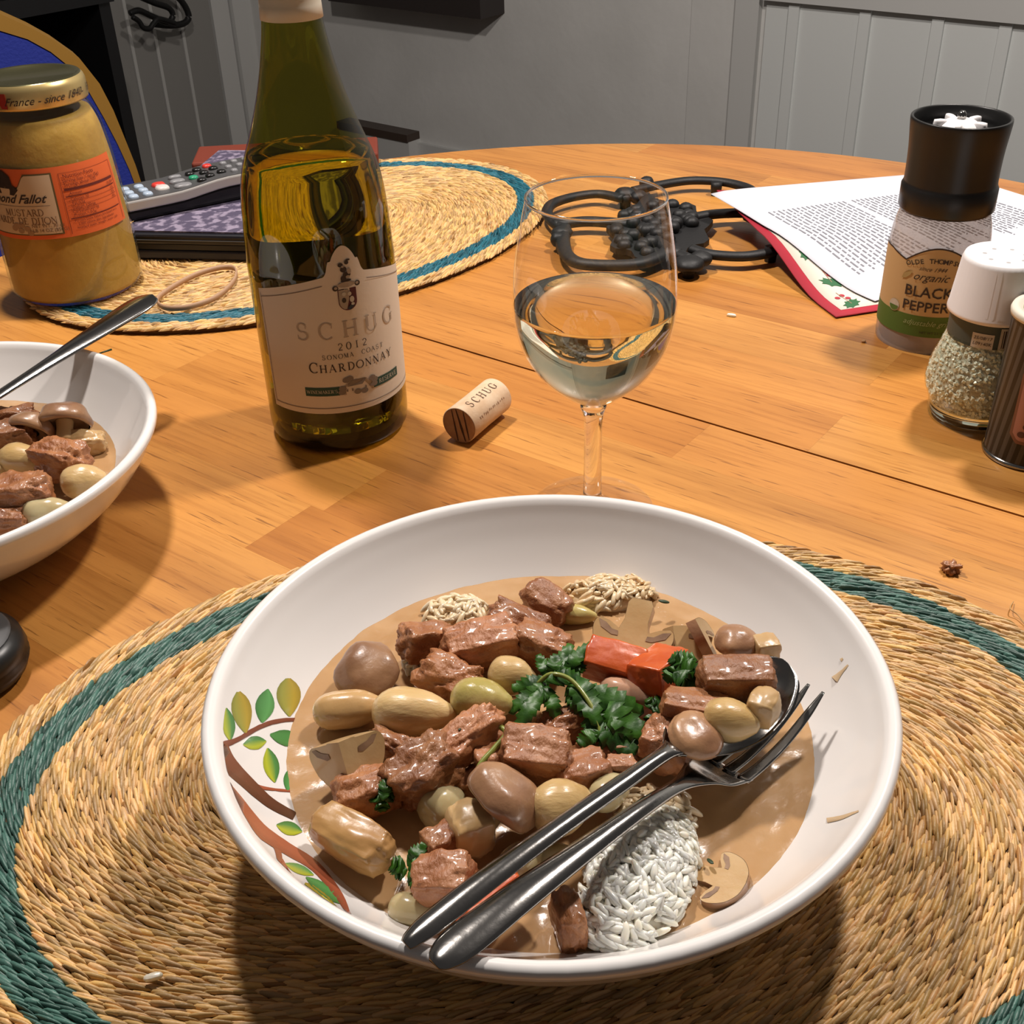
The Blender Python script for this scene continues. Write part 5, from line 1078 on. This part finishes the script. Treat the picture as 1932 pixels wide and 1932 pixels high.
# ------------------------------------------------------------------ mustard jar
JX, JY = -.3310, .8590
JZ = MATZ
jar = thing('mustard_jar', 'large glass jar of yellow mustard with gold lid and orange label', 'jar', (JX, JY, JZ))
JP = smoothprof([(.043, .0), (.0478, .004), (.0490, .012), (.0486, .05), (.0462, .09), (.0436, .112), (.0412, .124), (.0372, .1335), (.0345, .1385), (.0342, .146)], 5)
JP = [(r, z_ + JZ) for r, z_ in JP]
V, Fc = lathe([(0, JZ + .001)] + JP, (JX, JY, 0), 64, close_ends=False); mesh('glass_jar', V, Fc, thin_glass('jar_glass', (.92, .94, .90), .9), jar, True)
mi = [(r - .0018, z_) for r, z_ in JP if JZ + .002 < z_ < JZ + .1325]
V, Fc = lathe([(0, JZ + .0025)] + mi + [(.031, JZ + .1322), (.02, JZ + .130), (0, JZ + .128)], (JX, JY, 0), 56)
tag(mesh('mustard', V, Fc, M('mustard', (.50, .295, .055), .6, col2=(.43, .245, .045), nscale=60, sss=.2, sssr=(.006,), bump=.2, bscale=200), None, True, origin=(JX, JY, JZ + .0025)), 'yellow mustard filling the glass jar with gold lid', 'mustard', kind='stuff')
GOLD = M('gold_lid_side', (.62, .47, .20), .32, .75); GOLDT = M('gold_lid_top', (.20, .19, .10), .22, .9)
V, Fc = lathe([(.0352, JZ + .1405), (.0372, JZ + .1400), (.0376, JZ + .1412), (.0374, JZ + .1520), (.0366, JZ + .1545), (.0352, JZ + .1562)], (JX, JY, 0), 64, close_ends=False); ld = mesh('lid', V, Fc, GOLD, jar, True)
V, Fc = lathe([(.0353, JZ + .1560), (.0345, JZ + .1570), (.0325, JZ + .1566), (.0310, JZ + .1552), (0, JZ + .1550)], (JX, JY, 0), 64, close_ends=False); mesh('lid_top', V, Fc, GOLDT, ld, True)
lc = Cyl(JX, JY, .0378)
ink_obj('lettering', plain_text('France - since 1840-', .0052, .55), lc.wrap(14, JZ + .1440, .0002), INK, ld); ink_obj('lettering', plain_text('Fallot', .0052, .35), lc.wrap(84, JZ + .1440, .0002), INK, ld)
k = Ink(); k.quad((-.006, 0), (.006, 0), (.006, .010), (-.006, .010)); ink_obj('red_print', k, lc.wrap(-38, JZ + .1420, .0002), M('red_print', (.35, .03, .02), .5), ld)
def jrad(z_):
    for (r0, z0_), (r1, z1_) in zip(JP, JP[1:]):
        if z_ <= z1_: return r0 + (r1 - r0) * (z_ - z0_) / max(z1_ - z0_, 1e-9)
    return JP[-1][0]
jc = Cyl(JX, JY, jrad)
ORG = M('orange_label', (.66, .125, .03), .6)
jl = jc.patch('label', -110, 62, .0600, .1095, .0004, ORG, jar, 60, 8)
jc.patch('cream_frame', -90, -1.5, .0630, lambda p: .1060 - (.009 * max(0, min(1, (-26 - p) / 7))), .0006, M('olive_frame', (.12, .085, .03), .6), jl, 40, 8)
jc.patch('cream_panel', -90, -3.0, .0640, lambda p: .1050 - (.009 * max(0, min(1, (-26 - p) / 7))), .0008, M('cream_panel', (.58, .45, .30), .7), jl, 40, 8)
onj = lambda k, ph, z_, mat=INK: ink_obj('lettering', k, jc.wrap(ph, z_, .0011), mat, jl)
onj(plain_text('Edmond Fallot', .0060, .55, .00015), -42, .0862); jc.patch('rule', -88, -8, .0838, .0841, .0010, LINE, jl, 30, 1)
MI = M('mustard_label_ink', (.16, .085, .045), .7)
onj(serif_text('MUSTARD', .0047, gap=.05), -32, .0770, MI); onj(serif_text('MOUTARDE DE DIJON', .0047, gap=.04), -43, .0712, MI)
onj(plain_text('NET WT. 30 oz', .0024), -13.5, .0688, MI); onj(plain_text('1 LB 14 OZ (850G)', .0024), -13.5, .0655, MI)
k = Ink(); [k.disc(x, y, .0024, .002) for x, y in ((-.004, .003), (0, .0035), (.004, .001), (-.001, -.0005), (.006, -.002), (-.006, .001))]; ink_obj('medal_print', k, jc.wrap(-36, .0670, .0011), M('medal_ink', (.34, .22, .13), .7), jl)
k = Ink(); k.poly([(-.010, 0), (.004, -.001), (.008, .003), (.004, .006), (.003, .012), (-.003, .016), (-.010, .016)]); ink_obj('rooster_print', k, jc.wrap(-42, .0925, .0012), INK, jl)
NI = M('nutrition_ink', (.12, .015, .01), .7)
jc.patch('rule', 4, 58, .1045, .1047, .0008, NI, jl, 24, 1); jc.patch('rule', 4, 4.4, .0620, .1045, .0008, NI, jl, 1, 6); jc.patch('rule', 58, 58.4, .0620, .1045, .0008, NI, jl, 1, 6)
for i, (s, z_, sz, wd) in enumerate((('Nutrition Facts', .1012, .0026, 18), ('Serving Size 1 tsp (5g)', .0982, .0022, 20), ('Servings about 170', .0955, .0022, 18), ('Amount', .0893, .0019, 11.5), ('Calories 10', .0852, .0020, 14), ('Fat 0.5g', .0822, .0020, 12), ('Sodium 120mg', .0792, .0020, 16), ('Carbohydrate 0g', .0765, .0020, 17), ('Protein < 0.5g', .0738, .0020, 15.5), ('Percent Daily Values are based on a', .0700, .0017, 26), ('2,000 calorie diet. Ingredients:', .0674, .0017, 25), ('mustard seeds, vinegar, water, salt', .0649, .0017, 26))):
    onj(plain_text(s, sz), 3.5 + wd, z_, NI)
for z0_, z1_, a0, a1 in ((.0922, .0940, 6, 56), (.0878, .0885, 6, 56), (.0846, .0848, 6, 56), (.0816, .0818, 6, 56), (.0786, .0788, 6, 56), (.0722, .0729, 6, 56)): jc.patch('rule', a0, a1, z0_, z1_, .0009, NI, jl, 24, 1)
for z_, t in ((.0893, '% DV*'), (.0852, '1%'), (.0822, '5%'), (.0792, '0%')): onj(plain_text(t, .0019), 52, z_, NI)

# rubber band on the far placemat
bz_ = MATZ + .0028
pts = spline([at(x, y, bz_) for x, y in ((297, 565), (320, 545), (365, 520), (410, 506), (442, 506), (444, 525), (425, 548), (395, 567), (350, 580), (310, 580))], 5, True)
V, Fc = tube(pts, .0009, 6, True, 2.6); tag(mesh('rubber_band', V, Fc, M('tan_rubber', (.42, .26, .16), .55), None, True), 'tan rubber band lying on the far placemat', 'rubber band')

# ------------------------------------------------------------------ book, red booklet, remote
def rbox(cx, cy, ang, lx, ly, z0, z1, mb=None):
    mb = mb or MB(); b_ = MB(); b_.box(-lx / 2, lx / 2, -ly / 2, ly / 2, z0, z1); c, s = math.cos(ang), math.sin(ang)
    mb.add([(cx + v.x * c - v.y * s, cy + v.x * s + v.y * c, v.z) for v in b_.v], b_.f); return mb
def bevel(o, w, seg=2): md = o.modifiers.new('edge', 'BEVEL'); md.width = w; md.segments = seg; md.limit_method = 'ANGLE'; return o
BA = R(-8.5); fl = at(262, 487, MATZ); fd = Vector((math.cos(BA), math.sin(BA), 0)); fb = Vector((-math.sin(BA), math.cos(BA), 0))
WB, DB = .150, .235; ctr = Vector((fl.x - .012, fl.y, 0)) + fd * (WB / 2) + fb * (DB / 2)
PATT = M('paisley_cover', (.075, .062, .105), .55, col2=(.26, .22, .30), nscale=120, contrast=(.48, .60), ndetail=6, bump=.3, bscale=300)
BLK = M('black_binding', (.008, .008, .012), .4)
book = thing('tablet_folio', 'black-edged folio with violet patterned cover under the remote', 'folio', (ctr.x, ctr.y, MATZ))
bevel(rbox(ctr.x, ctr.y, BA, WB, DB, MATZ + .0004, MATZ + .0075).build('bottom_cover', M('navy_binding', (.012, .014, .03), .5), book), .0015)
bevel(rbox(ctr.x, ctr.y, BA, WB - .004, DB - .003, MATZ + .0075, MATZ + .0125).build('pages', BLK, book), .0005)
bevel(rbox(ctr.x, ctr.y, BA, WB, DB, MATZ + .0125, MATZ + .0210).build('black_case', BLK, book), .002)
rbox(*(ctr - fb * (DB / 2 - .002))[:2], BA, WB * .86, .006, MATZ + .0160, MATZ + .0166).build('groove', M('edge_line', (.06, .06, .06), .4), book)
rbox(ctr.x, ctr.y + .002, BA, WB - .004, DB - .006, MATZ + .0210, MATZ + .0222).build('patterned_cover', PATT, book)
rc = at(545, 282, .012)
rbk = tag(bevel(rbox(-.212, 1.165, R(5), .180, .060, MATZ + .0003, MATZ + .0150).build('red_booklet', M('rust_red_cover', (.17, .03, .015), .6)), .002), 'rust red booklet at the table edge behind the patterned folio', 'booklet')
rbk['label'] = 'rust red booklet at the table edge behind the patterned folio'
# remote: local s along its length, q across
r0 = at(205, 392, .046); r1 = at(470, 325, .052); rd = Vector((r1.x - r0.x, r1.y - r0.y, 0)).normalized(); rq = Vector((-rd.y, rd.x, 0)); RL = .205; RW = .050
rs0 = Vector((r0.x, r0.y, 0)) - rd * .03
rem = thing('remote_control', 'silver-edged remote control with coloured buttons on the patterned folio', 'remote control', (rs0.x + rd.x * RL / 2, rs0.y + rd.y * RL / 2, MATZ + .022))
ZB = MATZ + .0224
def rtop(s): t = max(0, min(1, (s - .085) / .05)); return ZB + .0185 + .0045 * (t * t * (3 - 2 * t))
def rpt(s, q, z_): return rs0 + rd * s + rq * q + Vector((0, 0, z_))
def slab(z_lo, z_hi, ins, name, mat, par, n=20):
    V = []; Fc = []
    for i in range(n + 1):
        s = ins + (RL - 2 * ins) * i / n; e = min(1, (min(i, n - i) / n) * 10); w0 = ins + (1 - e) * .004
        V += [rpt(s, w0, z_lo(s)), rpt(s, RW - w0, z_lo(s)), rpt(s, RW - w0, z_hi(s)), rpt(s, w0, z_hi(s))]
    for i in range(n):
        for k in range(4): Fc.append((i * 4 + k, (i + 1) * 4 + k, (i + 1) * 4 + (k + 1) % 4, i * 4 + (k + 1) % 4))
    Fc += [(0, 1, 2, 3), (n * 4 + 3, n * 4 + 2, n * 4 + 1, n * 4)]
    return mesh(name, V, [tuple(reversed(f)) for f in Fc], mat, par)
SILV = M('silver_plastic', (.42, .40, .38), .3, .4)
bevel(slab(lambda s: ZB, lambda s: rtop(s) - .0085, .005, 'black_base', BLACKP, rem), .003)
bevel(slab(lambda s: rtop(s) - .0085, lambda s: rtop(s) - .0004, 0, 'silver_rim', SILV, rem), .0012)
slab(lambda s: rtop(s) - .001, lambda s: rtop(s), .0025, 'dark_face', M('dark_grey_face', (.06, .06, .062), .4), rem)
PB = M('pale_blue_key', (.34, .42, .52), .35); PB2 = M('blue_key', (.05, .07, .35), .4); RK = M('red_key', (.55, .04, .03), .35); GK = M('green_key', (.02, .25, .13), .35); KK = M('black_key', (.008, .008, .008), .3); GYK = M('grey_key', (.20, .20, .21), .35); WK = M('white_key', (.55, .52, .50), .35)
def key(s, q, a, b_, mat, h=.0025):
    z_ = rtop(s); V, Fc = blob('b', 1, a, b_, h, 4, .8, 0); m_ = Matrix(((rd.x, rq.x, 0, 0), (rd.y, rq.y, 0, 0), (0, 0, 1, 0), (0, 0, 0, 1)))
    p = rpt(s, q, z_); return mesh('button', [p + m_ @ v for v in V], Fc, mat, rem, True)
for i, s in enumerate((.032, .043, .054, .066)):
    for j, q in enumerate((.010, .022, .034)): key(s, q, .0042, .0042, PB2 if (i, j) in ((0, 1), (1, 1)) else PB)
key(.081, .018, .006, .006, WK, .003); key(.081, .028, .006, .005, RK, .003); key(.097, .012, .008, .005, GYK); key(.097, .026, .007, .004, GYK); key(.099, .038, .006, .003, GYK)
for s, q, m_ in ((.113, .010, KK), (.110, .022, GK), (.111, .034, KK), (.122, .014, KK), (.121, .026, KK), (.119, .038, KK), (.133, .016, KK), (.131, .030, KK), (.129, .040, RK)): key(s, q, .0042, .0038, m_)
for s in (.143, .153, .163):
    for q in (.012, .025, .038): key(s, q, .0032, .003, GYK)

# ------------------------------------------------------------------ small gadget at the left, crumbs
ga = Vector((-.2530, .4020, 0)); gd = tag(thing('black_gadget', 'rounded black plastic gadget with grey top beside the plain white bowl', 'gadget', (ga.x, ga.y, 0)))
def puck(rx, ry, prof, n=40): return [Vector((ga.x + math.cos(2 * PI * i / n) * (rx - d), ga.y + math.sin(2 * PI * i / n) * (ry - d), z_)) for d, z_ in prof for i in range(n)], [(j * n + i, j * n + (i + 1) % n, (j + 1) * n + (i + 1) % n, (j + 1) * n + i) for j in range(len(prof) - 1) for i in range(n)] + [tuple(range((len(prof) - 1) * n, len(prof) * n))]
V, Fc = puck(.034, .030, [(.008, .0003), (.002, .003), (0, .008), (.0012, .0105), (.0, .0115), (.0012, .017), (.005, .0205), (.009, .0215)]); mesh('shell', V, Fc, BLACKP, gd, True)
V, Fc = puck(.029, .025, [(0, .0213), (.001, .0223)]); mesh('grey_top', V, Fc, M('slate_plastic', (.05, .052, .055), .5), gd, True)
def crumb(name, x, y, z_, a, b_, c, mat, label, cat, rz=0, amp=.25):
    p = at(x, y, z_) + Vector((0, 0, c * .8)); V, Fc = blob('b', x * .37, a, b_, c, 8, .75, amp * 1.5, 2.2); tag(mesh(name, place(V, p, rz), Fc, mat, None, True), label, cat)
crumb('meat_crumb', 1793, 1078, 0, .0040, .0034, .003, MEATP, 'ragged crumb of meat on the table beside the near placemat', 'crumb', 0, .5)
crumb('rice_grain', 1380, 597, 0, .0034, .0014, .0012, RICE, 'single rice grain on the table near the letter sheet', 'rice grain', -25, .05)
crumb('bread_crumb', 1629, 646, 0, .0014, .0012, .001, M('tan_crumb', (.4, .22, .1), .8), 'tiny tan crumb beside the pepper grinder', 'crumb')
crumb('rice_grain', 290, 1846, MATZ, .0032, .0013, .0011, RICE, 'single rice grain stuck on the near placemat', 'rice grain', 15, .05)
V, Fc = tube(spline([at(1912, 1135, .001), at(1906, 1148, .003), at(1920, 1160, .002), at(1934, 1178, .001)], 5), .0003, 5); tag(mesh('straw_wisp', V, Fc, M('wisp', (.5, .3, .12), .7), None, True), 'loose straw wisp at the edge of the near placemat', 'straw wisp')
p = at(185, 668, .0); V, Fc = tube([p, p + Vector((.008, .006, .0006))], .0007, 5); tag(mesh('herb_sprig', V, Fc, THY, None, True), 'dark herb sliver on the table behind the plain bowl', 'herb leaf')

# ------------------------------------------------------------------ blue chair with gold piping, dark desk, cables
chn = Vector((.45, -.89, 0)).normalized(); chp = Vector((-.52, 1.55, 0))
def cw(x, y):
    d = ray(x, y); t = (chp - cC).dot(chn) / d.dot(chn); return cC + d * t
chr_ = Vector((-chn.y, chn.x, 0))
if chr_.x < 0: chr_ = -chr_
outer = [cw(*q) for q in ((-90, 0), (-40, 12), (0, 26), (60, 53), (105, 78), (150, 110), (188, 158), (214, 208), (236, 262), (256, 312), (275, 370), (290, 440))]
inner_ = [cw(*q) for q in ((-90, 34), (-40, 46), (0, 58), (52, 74), (96, 98), (136, 130), (166, 170), (196, 222), (222, 272), (245, 322), (266, 378), (281, 445))]
chair = thing('chair', 'blue fabric chair with gold edge band across the table', 'chair', (-.70, 1.60, FLOOR))
BLUE = M('blue_fabric', (.010, .022, .22), .8, bump=.4, bscale=250); GOLDB = M('gold_band', (.26, .13, .015), .6)
bk = chn * -.05
def mir(p):                                  # mirror about the chair's own centre line
    c = outer[0]; d = (p - c).dot(chr_); return p - chr_ * (2 * d)
def ringmesh(name, A, B, mat):
    a = A + [mir(p) for p in reversed(A)]; b_ = B + [mir(p) for p in reversed(B)]; n = len(a); V = [p for p in a] + [p for p in b_] + [p + bk for p in a] + [p + bk for p in b_]
    Fc = []
    for i in range(n - 1): Fc += [(i, i + 1, n + i + 1, n + i), (2 * n + i + 1, 2 * n + i, 3 * n + i, 3 * n + i + 1), (i + 1, i, 2 * n + i, 2 * n + i + 1), (n + i, n + i + 1, 3 * n + i + 1, 3 * n + i)]
    mesh(name, V, Fc, mat, chair, False)
ringmesh('gold_piping', outer, inner_, GOLDB)
cl = [p + bk * .03 for p in inner_]; poly = cl + [mir(p) for p in reversed(cl)]; zb = -.30
poly = [p for p in poly]; n = len(poly); V = poly + [p + bk * .7 for p in poly]
mesh('backrest', V, [tuple(range(n)), tuple(reversed(range(n, 2 * n)))] + [(i, (i + 1) % n, n + (i + 1) % n, n + i) for i in range(n)], BLUE, chair)
sc0 = (inner_[-1] + mir(inner_[-1])) / 2; sc0.z = FLOOR + .46; hw_ = (inner_[-1] - mir(inner_[-1])).length / 2
mb = MB(); V = [sc0 + chr_ * (hw_ * a) + chn * (b_ * .22 + .18) + Vector((0, 0, c)) for c in (-.05, 0) for a, b_ in ((-1, -1), (1, -1), (1, 1), (-1, 1))]
bevel(mesh('seat', V, [(3, 2, 1, 0), (4, 5, 6, 7), (0, 1, 5, 4), (1, 2, 6, 5), (2, 3, 7, 6), (3, 0, 4, 7)], BLUE, chair), .015)
for a, b_, zt in ((-.9, -.05, None), (.9, -.05, None), (-.9, .38, 0), (.9, .38, 0)):
    p = sc0 + chr_ * (hw_ * a) + chn * b_; top = Vector((p.x, p.y, FLOOR + .42)); V, Fc = tube([Vector((p.x, p.y, FLOOR)), top], .016, 10); mesh('leg', V, Fc, DARKW, chair, True)
BLKF = M('black_furniture', (.006, .006, .007), .45)
# desk standing against the left wall
def dk_pt(s, z_, off): return lp(s, z_, off)
desk = thing('desk', 'black desk by the boarded wall behind the blue chair', 'desk', lp(1.05, FLOOR, .3))
sD0, sD1 = ls(285, 60) + .52, 2.5
lbox(MB(), sD0, sD1, -.10, -.06, .04, .62).build('desk_top', BLKF, desk); lbox(MB(), sD0, sD0 + .03, FLOOR, -.10, .06, .60).build('side_panel', BLKF, desk); lbox(MB(), sD1 - .03, sD1, FLOOR, -.10, .06, .60).build('side_panel', BLKF, desk); lbox(MB(), sD0 + .03, sD1 - .03, FLOOR + .05, -.10, .05, .07).build('back_panel', BLKF, desk)
pcb = tag(bevel(lbox(MB(), sD0 + .10, sD0 + .75, -.06, .35, .16, .50).build('black_speaker_box', BLKF), .01), 'black electronics box on the desk by the boarded wall', 'electronics')
pcb['category'] = 'electronics'
cen = lp(sD0 - .02, -.20, .10)
def cab(px_pts, off, r=.006):
    P = []
    for x, y in px_pts:
        d = ray(x, y); t = (cor + WD * off - cC).dot(WD) / d.dot(WD); P.append(cC + d * t)
    return tube(spline(P, 8), r, 8)
CB = M('black_cable', (.006, .006, .006), .5)
for i, (pts, lb) in enumerate((([(240, -30), (290, -25), (335, -5), (355, 25), (350, 42), (325, 48), (290, 45)], 'thick black cable loop hanging lowest by the boarded wall'),
        ([(255, -10), (290, 5), (318, 15), (326, 30), (315, 42), (285, 30), (262, 20), (245, 25)], 'black cable coil curled in front of the boarded wall'),
        ([(250, 32), (262, 40), (270, 52), (282, 54), (290, 44), (300, 36), (330, 44)], 'thin black cable kink below the cable loops'))):
    V, Fc = cab(pts, .09 + .035 * i, .0095 - .001 * i); tag(mesh('black_cable', V, Fc, CB, None, True), lb, 'cable')
